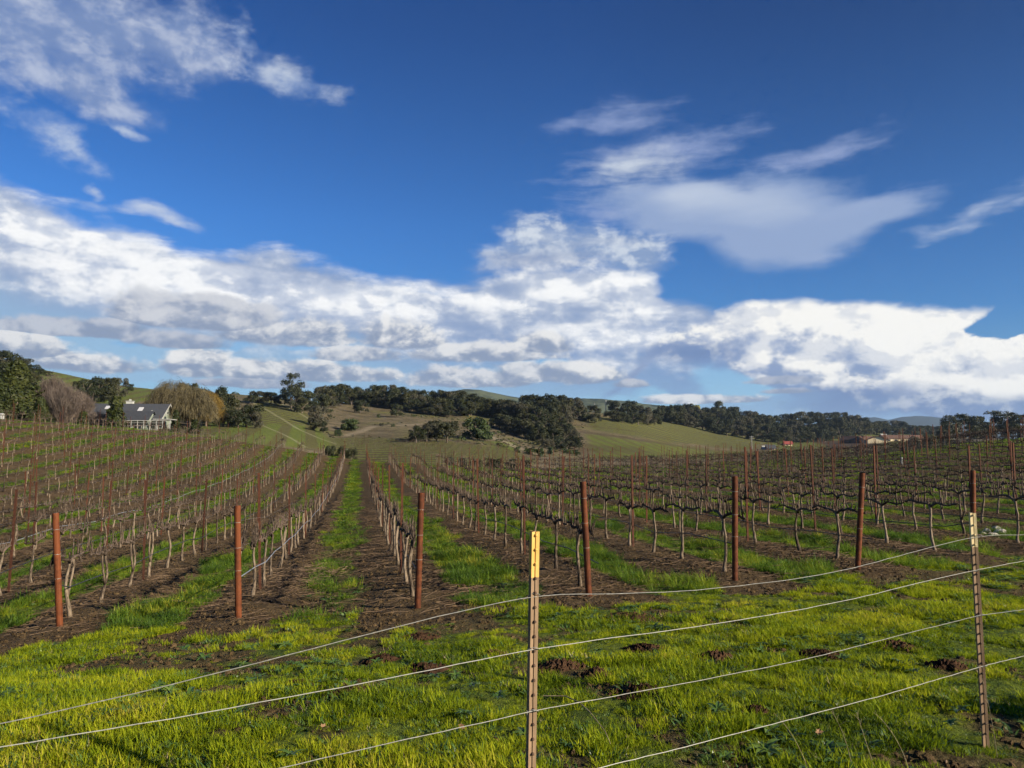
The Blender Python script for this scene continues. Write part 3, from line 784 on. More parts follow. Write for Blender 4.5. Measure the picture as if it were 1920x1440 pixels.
# ---- far ridges
def ridge(name, prof, Y, depth, label, mat=M_ridge):
    prof = [(px, py) for px, py in prof]
    xs = np.linspace(prof[0][0], prof[-1][0], 160)
    ys = np.interp(xs, [p[0] for p in prof], [p[1] for p in prof]) + (fbm(xs, xs * 0 + Y, .05, 4, 2) - .5) * 2.2
    rows = []
    for kk, w in enumerate(np.linspace(-1, 1, 25)):
        f = max(0.0, 1 - abs(w) ** 1.4)
        Yk = Y + w * depth
        rr = [at(a, b, Y) for a, b in zip(xs, ys)]
        rows.append([(p.x * Yk / Y * 1.0, Yk, -25 + (p.z + 25) * f + (float(fbm(np.array([p.x]), np.array([Yk]), .006, 4, 3)[0]) - .5) * depth * .10 * f * (1 - f) * 4) for p in rr])
    V = np.array(rows).reshape(-1, 3); nx = len(xs)
    I, J = np.meshgrid(np.arange(24), np.arange(nx - 1), indexing='ij')
    Q = np.stack([I * nx + J, I * nx + J + 1, (I + 1) * nx + J + 1, (I + 1) * nx + J], -1).reshape(-1, 4)
    o = link(bpy.data.objects.new(name, np_mesh(name, V, Q, mat, True)))
    tag(o, label, None, None, 'structure')
ridge('mountains', [(1300, 840), (1480, 800), (1600, 784), (1640, 782), (1665, 787), (1690, 782), (1715, 780), (1745, 781), (1790, 786), (1900, 795), (2300, 830)], 6000, 900, 'blue mountain range low on the horizon behind the dark trees', M_mount)
ridge('hills', [(560, 840), (700, 770), (840, 735), (870, 729), (900, 731), (930, 738), (1010, 752), (1060, 750), (1090, 747), (1130, 748), (1170, 752), (1210, 757), (1260, 762), (1400, 785), (1650, 840)], 2200, 350, 'hazy green hills rising behind the oak ridge')

# ---- pond
pc = spot(1400, 849, 150)
o = MB()
px0 = [at(q, 849, 330) for q in (1352, 1450)]
zz = max(Hf(px0[0].x, 325), Hf(px0[1].x, 325), Hf(0.5 * (px0[0].x + px0[1].x), 330)) + .15
pts = []
for i in range(28):
    a = 2 * math.pi * i / 28
    pts.append(((px0[0].x + px0[1].x) / 2 + math.cos(a) * 13 * (1 + .12 * math.sin(3 * a)), 326 + math.sin(a) * 13 * (1 + .1 * math.cos(2 * a)), zz))
o.add(pts, [tuple(range(28))])
tag(o.build('pond', M_water), 'small grey-blue pond in the valley beyond the right vineyard', None, None, 'structure')

# ---- thin winter haze
m, N = new_mat('thin_haze')
pv = N.n('ShaderNodeVolumePrincipled'); pv.inputs['Color'].default_value = (.50, .70, 1.0, 1.0); pv.inputs['Density'].default_value = HAZE_D; pv.inputs['Anisotropy'].default_value = .2
o_ = N.n('ShaderNodeOutputMaterial'); N.t.links.new(pv.outputs[0], o_.inputs['Volume'])
if HAZE_D > 0:
    B = MB(); B.box((0, 0, 140), (15800, 15800, 400))
    hz_ = B.build('haze', m); tag(hz_, 'thin pale haze filling the air over the valley', None, None, 'stuff')
# ================================================================== scattering
def store(name):
    return bpy.data.collections.new(name)      # never linked to the scene: only a source for scattered copies
def scatter(name, label, pts, rot, scl, src, kind='stuff'):
    """one object of ground cover: copies of the pieces in SRC, drawn by geometry nodes at the given points"""
    n = len(pts)
    me = bpy.data.meshes.new(name)
    me.vertices.add(n); me.vertices.foreach_set('co', np.asarray(pts, np.float32).ravel())
    a = me.attributes.new('rot', 'FLOAT_VECTOR', 'POINT'); a.data.foreach_set('vector', np.asarray(rot, np.float32).ravel())
    a = me.attributes.new('scl', 'FLOAT', 'POINT'); a.data.foreach_set('value', np.asarray(scl, np.float32).ravel())
    o = link(bpy.data.objects.new(name, me))
    ng = bpy.data.node_groups.new(name, 'GeometryNodeTree')
    ng.interface.new_socket('Geometry', in_out='INPUT', socket_type='NodeSocketGeometry')
    ng.interface.new_socket('Geometry', in_out='OUTPUT', socket_type='NodeSocketGeometry')
    gi = ng.nodes.new('NodeGroupInput'); go = ng.nodes.new('NodeGroupOutput')
    ci = ng.nodes.new('GeometryNodeCollectionInfo'); ci.inputs['Collection'].default_value = src
    ci.inputs['Separate Children'].default_value = True; ci.inputs['Reset Children'].default_value = True
    ip = ng.nodes.new('GeometryNodeInstanceOnPoints'); ip.inputs['Pick Instance'].default_value = True
    def na(nm, ty):
        x = ng.nodes.new('GeometryNodeInputNamedAttribute'); x.data_type = ty; x.inputs['Name'].default_value = nm
        return x.outputs['Attribute']
    L = ng.links.new
    L(gi.outputs[0], ip.inputs['Points']); L(ci.outputs[0], ip.inputs['Instance'])
    L(na('rot', 'FLOAT_VECTOR'), ip.inputs['Rotation']); L(na('scl', 'FLOAT'), ip.inputs['Scale'])
    L(ip.outputs[0], go.inputs[0])
    md = o.modifiers.new('scatter', 'NODES'); md.node_group = ng
    tag(o, label, None, None, kind)
    return o
def put(src, name, mesh):
    o = bpy.data.objects.new(name, mesh); src.objects.link(o); return o
rs = np.random.RandomState(5)

# ================================================================== vines
def vine_meshes(seed, detail=1):
    """a pruned cordon vine: trunk, two arms along the wire, spurs on each arm. Rows run along local X."""
    r = random.Random(seed)
    sides = 7 if detail else 4
    nseg = 9 if detail else 4
    T = MB(); hh = r.uniform(.76, .86)
    lean = r.uniform(-.12, .12); sway = r.uniform(-.04, .04); ph = r.uniform(0, 6)
    pts, rad = [], []
    for i in range(nseg + 1):
        f = i / nseg
        x = lean * .8 * (1 - f) + .026 * math.sin(ph + f * 5) * (1 if detail else .6) + r.uniform(-.010, .010)
        y = sway * math.sin(f * 3) + .014 * math.cos(ph + f * 6)
        pts.append((x if i < nseg else 0, y, f * hh - (.03 if i == 0 else 0)))
        rad.append(.026 * (1 - .30 * f) + .013 * math.exp(-f * 9) + (.009 if f > .9 else 0) + r.uniform(-.003, .003))
    T.tube(pts, rad, sides, rng=r if detail else None, rough=.14)
    forked = detail and r.random() < .15
    if forked:
        q = pts[nseg // 3]
        T.tube([q, (q[0] + .10, q[1], q[2] + .2), (.14, 0, hh - .08), (.12, 0, hh)], [.018, .017, .015, .012], 6, rng=r, rough=.1)
    arms = []
    for sgn in (-1, 1):
        B = MB()
        L = r.uniform(.58, .72); n = 9 if detail else 4
        ap, ar = [], []
        wob = r.uniform(0, 6)
        for i in range(n + 1):
            f = i / n
            z = hh - .01 + .055 * math.sin(min(1, f * 3.2) * math.pi / 2) + .034 * math.sin(wob + f * 7) * f + r.uniform(-.008, .008) * (i > 0)
            ap.append((sgn * f * L, .012 * math.sin(wob + f * 11), z))
            ar.append(.023 * (1 - .42 * f) + r.uniform(-.004, .006))
        ap[0] = (0, 0, hh - .03)
        B.tube(ap, ar, 6 if detail else 3, rng=r if detail else None, rough=.18)
        ns = 8 if detail else 4
        for j in range(ns):
            f = (j + .6 + r.uniform(-.25, .25)) / ns
            i = min(n, int(f * n)); p = Vector(ap[i])
            tl = r.uniform(.07, .17) * (1.0 if r.random() < .8 else 1.7); dx = r.uniform(-.045, .045); dy = r.uniform(-.03, .03)
            if detail:
                B.tube([p, p + Vector((dx * .5 + r.uniform(-.01, .01), dy * .5, tl * .5)), p + Vector((dx, dy, tl))], [.015, .011, .007], 5, rng=r, rough=.12)
                if r.random() < .5:
                    q = p + Vector((dx * .5, dy * .5, tl * .45))
                    B.tube([q, q + Vector((r.choice((-1, 1)) * .03, r.uniform(-.02, .02), .05))], [.008, .005], 4)
            else:
                B.tube([p, p + Vector((dx, dy, tl))], [.012, .007], 3, cap=False)
        for j in range(5 if detail else 3):
            i = r.randint(1, n); p = Vector(ap[i]); hgt = r.uniform(.12, .34); dx = r.uniform(-.12, .12); dy = r.uniform(-.08, .08)
            B.tube([p, p + Vector((dx * .4, dy * .4, hgt * .5)), p + Vector((dx, dy, hgt))], [.006, .005, .0028] if detail else [.008, .007, .005], 3, cap=False)
        arms.append(B)
    return T, arms
VARS = []
for i in range(14):
    T, arms = vine_meshes(100 + i)
    VARS.append((T.mesh('trunk', M_trunk, True), [a.mesh('cordon_arm', M_cordon, True) for a in arms]))
VINE_FAR = store('vine_sources')
for i in range(8):
    T, arms = vine_meshes(300 + i, 0)
    B = MB(); B.add(T.v, T.f); B.m = 1
    for a in arms: B.add(a.v, a.f)
    put(VINE_FAR, 'vine_source', B.mesh('vine_source', [M_trunk, M_cordon]))

# ---- posts
def tube_mesh(name, h, r, mat, bands=True):
    B = MB(); n = 14
    zs = [-.05, h - .012, h]
    B.tube([(0, 0, -.05), (0, 0, h)], r, n)
    return B.mesh(name, mat)
END_H = 1.5
def band_mesh(zs, r):
    B = MB()
    for z in zs: B.tube([(0, 0, z - .002), (0, 0, z + .002)], r + .002, 12)
    return B.mesh('wire_tie', M_wire)
def stake_mesh(h):
    B = MB(); w, t = .038, .006                      # folded steel channel
    for c, d in (((0, 0, h / 2), (w, t, h)), ((-w / 2 + t / 2, .016, h / 2), (t, .026, h)), ((w / 2 - t / 2, .016, h / 2), (t, .026, h))): B.box(c, d)
    return B
STAKES = [stake_mesh(h).mesh('stake_body', M_rust2) for h in (1.93, 1.98, 1.88)]
STAKE_SRC = store('stake_sources')
for h in (1.93, 1.98, 1.88):
    B = MB(); B.box((0, 0, h / 2), (.036, .028, h)); put(STAKE_SRC, 'stake_source', B.mesh('stake_source', M_rust2))

ORD = ['first', 'second', 'third', 'fourth', 'fifth', 'sixth', 'seventh', 'eighth', 'ninth', 'tenth', 'eleventh', 'twelfth', 'thirteenth', 'fourteenth', 'fifteenth',
       'sixteenth', 'seventeenth', 'eighteenth', 'nineteenth', 'twentieth', '21st', '22nd', '23rd', '24th', '25th', '26th', '27th', '28th', '29th', '30th', '31st', '32nd', '33rd',
       '34th', '35th', '36th', '37th', '38th', '39th', '40th', '41st', '42nd', '43rd', '44th', '45th', '46th', '47th', '48th', '49th', '50th', '51st', '52nd', '53rd', '54th', '55th', '56th', '57th', '58th', '59th', '60th']
def row_phrase(k):
    if 1 <= k <= 7: return 'row behind the %s thick end post' % ORD[k - 1]
    if k < 1: return '%s row beyond the leftmost end post' % ORD[-k]
    return '%s row beyond the rightmost end post' % ORD[k - 8]
def in_view(x, y, m=0.70):
    return y > 0 and abs(x / y) < m
vines, stakes = [], []
ROWS = list(range(-15, 29))
row_end = {}
for k in ROWS:
    s = row_s(k); t0 = row_t0(k)
    # the row ends a little beyond the crest of the ground
    tt = np.arange(50, 99, .5); xx, yy = st_xy(s, tt); elv = (H0(xx, yy) + .8) / yy
    t_end = min(98 if k < 2 else 92, float(tt[int(np.argmax(elv))]) + 3.0)
    if t_end < 55: t_end = 92
    t = t0 + .75; i = 0
    while t < t_end:
        x, y = st_xy(s + random.uniform(-.03, .03), t + random.uniform(-.10, .10))
        if y < 112 and -.80 < x / y < .80 and random.random() > .02:
            vines.append((math.hypot(x, y), x, y, k))
        i += 1; t += 1.37
    t = t0 + .75 + 3.1 + (k % 3) * .5
    if k == 4: t = 14.2
    if k == 3: t = 13.6
    if k == 2: t = 13.4
    if k == 5: t = 14.6
    while t < t_end:
        x, y = st_xy(s + random.uniform(-.02, .02), t)
        if y < 112 and -.80 < x / y < .80: stakes.append((math.hypot(x, y), x, y, k))
        t += 5.48
    row_end[k] = t_end
vines.sort(); stakes.sort()
near_v = [v for v in vines if in_view(v[1], v[2])][:300]
near_set = set(near_v)
cnt = {}
for d, x, y, k in near_v:
    cnt[k] = cnt.get(k, 0) + 1
    o = empty('grapevine', (x, y, Hf(x, y)), math.pi / 2 + ROW_A + random.choice((0, math.pi)) + random.uniform(-.05, .05))
    tm, ams = VARS[random.randrange(len(VARS))]
    o.scale = (1, 1, random.uniform(.96, 1.05))
    c = link(bpy.data.objects.new('trunk', tm)); c.parent = o
    for am in ams:
        c = link(bpy.data.objects.new('cordon_arm', am)); c.parent = o
    tag(o, 'bare grapevine, %s from near end, %s' % (ORD[cnt[k] - 1], row_phrase(k)), 'grapevine', 'bare grapevines in the vineyard rows')
rest = [v for v in vines if v not in near_set]
P = np.array([(v[1], v[2]) for v in rest]); Z = H(P[:, 0], P[:, 1])
nrest = len(rest)
scatter('distant_grapevines', 'many bare grapevines in rows running back over the vineyard rise', np.c_[P, Z],
        np.c_[np.zeros(nrest), np.zeros(nrest), math.pi / 2 + ROW_A + rs.choice([0, math.pi], nrest) + rs.uniform(-.06, .06, nrest)], rs.uniform(.95, 1.06, nrest), VINE_FAR)
near_s = [v for v in stakes if in_view(v[1], v[2])][:300]
nset = set(near_s); cnt = {}
for d, x, y, k in near_s:
    cnt[k] = cnt.get(k, 0) + 1
    o = link(bpy.data.objects.new('vine_stake', random.choice(STAKES)))
    o.location = (x, y, Hf(x, y) - .03)
    o.rotation_euler = (R(random.gauss(0, 1.0)), R(random.gauss(0, 1.2)), ROW_A + random.uniform(-.1, .1))
    tag(o, 'tall rusty stake, %s from near end, %s' % (ORD[cnt[k] - 1], row_phrase(k)), 'stake', 'rusty line stakes in the vineyard rows')
rest = [v for v in stakes if v not in nset]
if rest:
    P = np.array([(v[1], v[2]) for v in rest]); Z = H(P[:, 0], P[:, 1]); n_ = len(rest)
    scatter('distant_stakes', 'many thin rusty stakes standing along the farthest vine rows', np.c_[P, Z], np.c_[rs.normal(0, .02, n_), rs.normal(0, .02, n_), np.full(n_, ROW_A)], np.ones(n_), STAKE_SRC)

# ---- the next vineyard block, down in the valley
pts_ = []
for Yv in np.arange(136, 206, 3.6):
    for Xv in np.arange(-52, 12, 2.2):
        zv = Hf(Xv, Yv); pxv, pyv = to_px(Xv, Yv, zv)
        if 640 < pxv < 1000 and 826 < pyv < 872: pts_.append((Xv + random.uniform(-.1, .1), Yv + .15 * Xv * 0 + random.uniform(-.15, .15), zv))
nb = len(pts_)
scatter('valley_vineyard', 'rows of small bare vines in the valley block beyond the crest', pts_, np.c_[np.zeros(nb), np.zeros(nb), rs.uniform(-.1, .1, nb)], rs.uniform(.9, 1.1, nb), VINE_FAR)
sp_ = pts_[::4]; nb = len(sp_)
scatter('valley_stakes', 'thin stakes among the small vines of the valley block', sp_, np.zeros((nb, 3)), rs.uniform(.85, 1.0, nb), STAKE_SRC)

# ---- end posts
ENDS = [(1, 112, 1170, 104, 962, 10.2), (2, 447, 1158, 445, 948, 10.0), (3, 783, 1135, 790, 924, 10.0), (4, 1104, 1110, 1093, 903, 10.14),
        (5, 1378, 1085, 1378, 893, 10.94), (6, 1608, 1064, 1617, 887, 11.8), (7, 1826, 1046, 1824, 882, 13.0)]
end_at = {}
for k, bx, by, tx, ty, Y in ENDS:
    b = at(bx, by, Y); zb = Hf(b.x, b.y); b.z = zb
    t = at(tx, ty, Y)
    hgt = (t - b).length
    o = empty('end_post', b)
    d = (t - b).normalized()
    o.rotation_euler = d.to_track_quat('Z', 'Y').to_euler()
    body = link(bpy.data.objects.new('pipe', tube_mesh('pipe', hgt, .042, M_rust))); body.parent = o
    c = link(bpy.data.objects.new('wire_tie', band_mesh([hgt - .22, hgt - .55, hgt * .42], .042))); c.parent = o
    end_at[k] = (b, d, hgt)
    tag(o, 'thick rusty pipe end post, %s from the left along the vineyard edge' % ORD[k - 1], 'end post', 'thick rusty end posts along the vineyard edge')

# ---- wires and drip hoses, one of each per row
def run_wire(name, k, zoff, rad, mat, label, grp, sag=0.02, side=0.0, jitter=0.0, cat='wire', start=None, step=1.5):
    s = row_s(k); t0 = row_t0(k); B = MB(); pts = []
    if start is not None: pts.append(start)
    t = t0 + (.5 if start is not None else 0)
    j = 0
    while t < row_end[k]:
        x, y = st_xy(s + side, t)
        if y < 112: pts.append((x, y, Hf(x, y) + zoff + (random.uniform(-jitter, jitter)) - (sag if j % 4 == 2 else 0)))
        t += step; j += 1
    pts = [p for p in pts if p[1] > 0 and abs(p[0] / p[1]) < .95]
    if len(pts) < 2: return
    B.tube(pts, rad, 4 if rad < .006 else 5, cap=False)
    tag(B.build(name, mat), label, cat, grp)
for k in ROWS:
    if k in end_at:
        b, d, hgt = end_at[k]
        st = lambda z: tuple(b + d * z)
    else: st = lambda z: None
    run_wire('cordon_wire', k, .86, .0022, M_twire, 'thin dark cordon wire, %s' % row_phrase(k), 'cordon wires along the vine rows', start=st(.95), jitter=.01)
    run_wire('drip_hose', k, .44, .0085, M_hose2 if k in (2, -1) else M_hose, ('pale grey' if k in (2, -1) else 'black') + ' drip hose, %s' % row_phrase(k), 'drip hoses along the vine rows', start=None if k in (4, 6) else st(.55), jitter=.025, side=.03, sag=.05, cat='hose')
    if k <= 12:
        run_wire('foliage_wire', k, 1.22, .0018, M_twire, 'thin upper foliage wire, %s' % row_phrase(k), 'upper wires along the vine rows', start=st(1.3), side=.02, sag=.03)

# ================================================================== wire fence in front
FA = Vector((.0829, 2.90)); FB = None
p1 = at(1000, 1113, 2.9); p2 = at(1830, 1067, 4.26)
FA = Vector((p1.x, p1.y)); FB = Vector((p2.x, p2.y))
FD = (FB - FA)
def on_fence(px, py, off=0.0):
    r = ray(px, py)
    # r*Y lies on the line FA + k FD
    det = r[0] * FD.y - FD.x
    k = (FA.x - r[0] * FA.y) / det
    Y = FA.y + k * FD.y
    return Vector((r[0] * Y, Y, r[2] * Y)), k
fence = empty('wire_fence', (FA.x, FA.y, Hf(FA.x, FA.y)))
tag(fence, 'low fence of four pale wires on steel T-posts across the foreground grass', 'fence')
inv = Matrix.Translation(-Vector(fence.location))
def tpost(foot, top, yaw, tipmat, bodymat, tip, label, knob=.054):
    h = (top - foot).length; d = (top - foot).normalized()
    B = MB(); 
    def seg(z0, z1):
        L = z1 - z0; zc = (z0 + z1) / 2
        B.box((-.0098, 0, zc), (.0145, .0045, L), R(9)); B.box((.0098, 0, zc), (.0145, .0045, L), R(-9))
        B.box((0, .0050, zc), (.0062, .0030, L))
        B.box((0, .0240, zc), (.0052, .0350, L))
    B.m = 0; seg(-.25, h - tip)
    B.m = 1; seg(h - tip + .0004, h)
    o = B.build('post', [bodymat, tipmat])
    o.parent = fence
    o.location = foot - fence.location
    q = d.to_track_quat('Z', 'Y')
    o.rotation_euler = (q.to_matrix() @ Matrix.Rotation(yaw, 3, 'Z')).to_euler()
    o['label'] = label
    K = MB(); z = h - .012; 
    while z > 0:
        K.m = 1 if z > h - tip else 0
        K.tube([(0, -.0005, z), (0, -.0105, z), (0, -.0120, z)], [.0058, .0050, .0030], 8)
        z -= knob
    s = K.build('stud', [M_tpost_dark, tipmat]); s.parent = o; s['kind'] = 'stuff'
    return o
def column_point(px0, py0, px1, py1, py, Y):
    f = (py - py0) / (py1 - py0); return at(px0 + (px1 - px0) * f, py, Y)
t1 = column_point(1004, 997, 996, 1440, 997, 2.88); b1 = column_point(1004, 997, 996, 1440, 1600, 2.93); b1.z = min(b1.z, Hf(b1.x, b1.y))
t2 = at(1824, 962, 4.26); b2 = at(1848, 1376, 4.30)
tpost(b1, t1, R(3), M_yellow, M_tpost, .172, 'weathered tan T-post with a bright yellow tip')
tpost(b2, t2, R(28), M_cream, M_tpost, .190, 'leaning dark T-post with a cream tip', .0545)
for kk in (-1.0, 2.0):
    g_ = FA + FD * kk; zf = Hf(g_.x, g_.y)
    tpost(Vector((g_.x, g_.y, zf)), Vector((g_.x - .02, g_.y, zf + 1.15)), R(5), M_cream, M_tpost, .18, 'T-post with a cream tip')
WIRES = [
    [(0, 1358), (380, 1268), (640, 1200), (830, 1152), (1001, 1113), (1150, 1112.5), (1300, 1107), (1500, 1084), (1600, 1064), (1740, 1026), (1832, 1004), (1880, 1002), (1920, 1003)],
    [(0, 1398), (300, 1349), (600, 1294), (800, 1256), (1001, 1214), (1280, 1177), (1450, 1151), (1600, 1122), (1740, 1087), (1833, 1067), (1920, 1050)],
    [(515, 1440), (700, 1397), (850, 1365), (1001, 1330), (1280, 1280), (1500, 1237), (1700, 1186), (1836, 1152), (1920, 1142)],
    [(1110, 1440), (1280, 1399), (1450, 1355), (1650, 1303), (1838, 1248), (1920, 1228)]]
for i, wpts in enumerate(WIRES):
    pts = [on_fence(*p)[0] for p in wpts]
    # smooth the run and carry it on to the posts outside the picture
    kk = [on_fence(*p)[1] for p in wpts]; zz = [p.z for p in pts]
    ks = np.linspace(kk[0], kk[-1], 60)
    base = np.interp(ks, kk, zz)
    sm = np.convolve(np.pad(base, 3, 'edge'), np.array([1, 3, 6, 8, 6, 3, 1]) / 28.0, 'valid')
    gl = FA + FD * -1.0; gr = FA + FD * 2.0
    zr = [.95, .72, .48, .24][i]; zl = [.74, .60, .46, .24][i]
    P_ = [Vector((gl.x, gl.y - .02, Hf(gl.x, gl.y) + zl))] + [Vector((FA.x + FD.x * q, FA.y + FD.y * q - .014, z + random.uniform(-.0012, .0012))) for q, z in zip(ks, sm)] + [Vector((gr.x, gr.y - .02, Hf(gr.x, gr.y) + zr))]
    B = MB()
    if 0:
        fine_pts = []
        for a, b in zip(P_[:-1], P_[1:]):
            nseg = max(1, int((b - a).length / .02))
            for q in range(nseg): fine_pts.append(a.lerp(b, q / nseg))
        fine_pts.append(P_[-1])
        for ph in (0, math.pi):
            tw = [p + Vector((0, math.cos(ph + n * .9) * .0011, math.sin(ph + n * .9) * .0011)) for n, p in enumerate(fine_pts)]
            B.tube(tw, .00105, 4, cap=False)
    B.tube(P_, .0015, 6, cap=False)
    B.v = [tuple(Vector(q) - fence.location) for q in B.v]
    o = B.build('wire', M_wire, fence)
    o['label'] = ['top wire, sagging between the posts', 'second wire from the top', 'third wire from the top', 'lowest wire'][i]

for (px, py) in [(1001.5, 1113), (1000, 1214), (998.5, 1330), (1832, 1004), (1834, 1067), (1836.5, 1152), (1841, 1248)]:
    p = on_fence(px, py)[0] - Vector(fence.location); B = MB()
    loop = [(-.021, -.016, -.004), (-.012, -.021, .003), (.004, -.022, .006), (.016, -.020, .002), (.022, -.006, -.004), (.018, .010, -.010), (-.012, .012, -.008), (-.022, -.004, -.006), (-.020, -.018, -.012)]
    B.tube([p + Vector(q) for q in loop], .0013, 5)
    B.build('wire_clip', M_wire, fence)
# ================================================================== grass, weeds, soil litter
def blade(vs, fs, x, y, h, w, yaw, bend, lean, seg=3):
    b = len(vs); ca, sa = math.cos(yaw), math.sin(yaw)
    for i in range(seg + 1):
        f = i / seg
        out = lean * f * h + bend * f * f * h
        z = h * (f - .28 * bend * f * f)
        ww = w * (1 - f ** 1.6) * .5
        cx, cy = x + ca * out, y + sa * out
        if i < seg:
            vs.append((cx - sa * ww, cy + ca * ww, z)); vs.append((cx + sa * ww, cy - ca * ww, z))
        else: vs.append((cx, cy, z))
    for i in range(seg - 1):
        q = b + 2 * i; fs.append((q, q + 1, q + 3, q + 2))
    q = b + 2 * (seg - 1); fs.append((q, q + 1, q + 2))
def tuft_mesh(name, mat, n, radius, h0, h1, w0, w1, rnd, bend=(.1, .8), seg=3):
    vs, fs = [], []
    for _ in range(n):
        a = rnd.uniform(0, 2 * math.pi); rr = radius * math.sqrt(rnd.random())
        blade(vs, fs, math.cos(a) * rr, math.sin(a) * rr, rnd.uniform(h0, h1) * (1 - .35 * rr / radius), rnd.uniform(w0, w1), a + rnd.uniform(-1.4, 1.4), rnd.uniform(*bend), rnd.uniform(0, .35), seg)
    me = bpy.data.meshes.new(name); me.from_pydata(vs, [], fs); me.materials.append(mat); me.update(); return me
rr_ = random.Random(3)
G_SHORT = store('meadow_sources'); G_TALL = store('alley_sources'); G_FAR = store('far_grass_sources'); G_YEL = store('yellow_sources'); G_MID = store('mid_sources')
for i in range(7): put(G_SHORT, 'tuft_source', tuft_mesh('tuft_source', M_grass, 54, .066, .018, .064, .0026, .0056, rr_))
for i in range(5): put(G_SHORT, 'tuft_source', tuft_mesh('tuft_source', M_weed, 18, .05, .015, .045, .006, .013, rr_, (.6, 1.3)))
for i in range(1): put(G_SHORT, 'tuft_source', tuft_mesh('tuft_source', M_stalk, 12, .07, .015, .045, .0015, .003, rr_, (.4, 1.3)))
for i in range(6): put(G_TALL, 'tall_source', tuft_mesh('tall_source', M_oat, 38, .09, .06, .21, .004, .009, rr_, (.1, 1.1)))
for i in range(4): put(G_YEL, 'yellow_source', tuft_mesh('yellow_source', M_ygrass, 26, .08, .08, .24, .005, .010, rr_, (.2, 1.0)))
for i in range(5): put(G_MID, 'mid_source', tuft_mesh('mid_source', M_oat, 34, .16, .05, .15, .010, .018, rr_, (.2, 1.1), 2))
for i in range(5): put(G_FAR, 'far_source', tuft_mesh('far_source', M_oat, 30, .34, .07, .17, .030, .055, rr_, (.2, 1.1), 1))

def sample_area(n, u0, u1, y0, y1, power=2.0):
    """points spread over the ground seen between distances y0 and y1"""
    Y = (rs.rand(n) * (y1 ** power - y0 ** power) + y0 ** power) ** (1 / power)
    U = rs.uniform(u0, u1, n)
    return U * Y, Y
def cover(name, label, n, y0, y1, src, s0, s1, thr, fn=None, power=2.0, u=.74, tilt=.12, minz=0.0):
    X, Y = sample_area(n, -u, u, y0, y1, power)
    a = grass_amount(X, Y)
    if fn is not None: a = a * fn(X, Y)
    cl0 = sstep(fbm(X, Y, 3.2, 3, 12) * .6 + fbm(X, Y, .9, 3, 13) * .4, .30, .60)
    keep = a * (.50 + .50 * cl0) > thr + rs.rand(n) * (1 - thr) * .9
    X, Y, a = X[keep], Y[keep], a[keep]; m_ = len(X)
    cl = sstep(fbm(X, Y, 3.2, 3, 12) * .6 + fbm(X, Y, .9, 3, 13) * .4, .34, .66)
    lush = .38 + 1.0 * cl
    sc = rs.uniform(s0, s1, m_) * lush
    return scatter(name, label, np.c_[X, Y, H(X, Y) - .004], np.c_[rs.normal(0, tilt, m_), rs.normal(0, tilt, m_), rs.uniform(0, 6.28, m_)], sc, src)
def head_w(X, Y):                     # the strip of meadow in front of the rows
    s, t = xy_st(X, Y); k = (s - S3) / SPACING + 3
    t0 = np.interp(k, [-6, 1, 2, 3, 4, 5, 6, 7, 20], [16.4, 11.2, 10.5, 10.05, 9.73, 10.07, 10.5, 11.2, 18.3])
    return 1 - sstep(t, t0 - .9, t0 + .4)
cover('meadow_grass', 'short bright green and yellow-green grass in front of the vineyard', 76000, 2.0, 14.5, G_SHORT, .55, 1.5, .08, lambda X, Y: .15 + .85 * head_w(X, Y), 1.35)
cover('alley_grass', 'longer green grass growing in the alleys between the vine rows', 42000, 6.0, 26.0, G_TALL, .55, 1.25, .25, lambda X, Y: 1 - .93 * head_w(X, Y), 1.3)
cover('alley_grass', 'green grass in the alleys farther up the vineyard', 60000, 22.0, 60.0, G_MID, .6, 1.2, .25, None, 1.1)
cover('alley_grass', 'green grass strips near the crest of the vineyard', 46000, 52.0, 100.0, G_FAR, .6, 1.15, .3, None, 1.1)
def yel(X, Y):
    s, t = xy_st(X, Y); k = (s - S3) / SPACING + 3
    w = np.zeros_like(X)
    for kk, t0, t1, amp in ((1, 11.0, 15.5, .8), (3, 13.0, 21.0, .9), (2, 12.0, 16.0, .25), (4, 11.0, 13.0, .5), (5, 12, 16, .5), (3, 40, 80, .5), (6, 13, 20, .3), (1, 15, 60, .25)):
        w = np.maximum(w, amp * (np.floor(k) == kk) * sstep(t, t0, t0 + .8) * (1 - sstep(t, t1 - 1, t1)))
    return w * sstep(fbm(X, Y, 2.0, 3, 21), .40, .58)
cover('yellow_grass', 'yellowing grass and mustard leaves among the alley grass', 26000, 9.0, 40.0, G_YEL, .5, 1.1, .2, yel, 1.2)

# broad-leaved weeds: rosettes of large leaves, a few of them big enough to point at
def rosette(rnd, n=11, L=(.06, .12)):
    vs, fs = [], []
    for i in range(n):
        a = 2 * math.pi * i / n + rnd.uniform(-.3, .3); l = rnd.uniform(*L); w = l * rnd.uniform(.26, .40); up = rnd.uniform(.25, .8)
        b = len(vs)
        for j in range(5):
            f = j / 4; ww = w * math.sin(math.pi * min(.96, .12 + .84 * f)) * .5
            d = l * f; z = l * (up * f - .75 * up * f * f) + .006
            cx, cy = math.cos(a) * d, math.sin(a) * d
            vs += [(cx - math.sin(a) * ww, cy + math.cos(a) * ww, z + ww * .35), (cx, cy, z), (cx + math.sin(a) * ww, cy - math.cos(a) * ww, z + ww * .35)]
        for j in range(4):
            q = b + 3 * j; fs += [(q, q + 1, q + 4, q + 3), (q + 1, q + 2, q + 5, q + 4)]
    me = bpy.data.meshes.new('leaf_rosette'); me.from_pydata(vs, [], fs); me.materials.append(M_weed); me.update(); return me
ROS = [rosette(rr_, rr_.randint(8, 13)) for _ in range(6)]
W_SRC = store('weed_sources')
for q in ROS: put(W_SRC, 'weed_source', q)
n_ = 2600
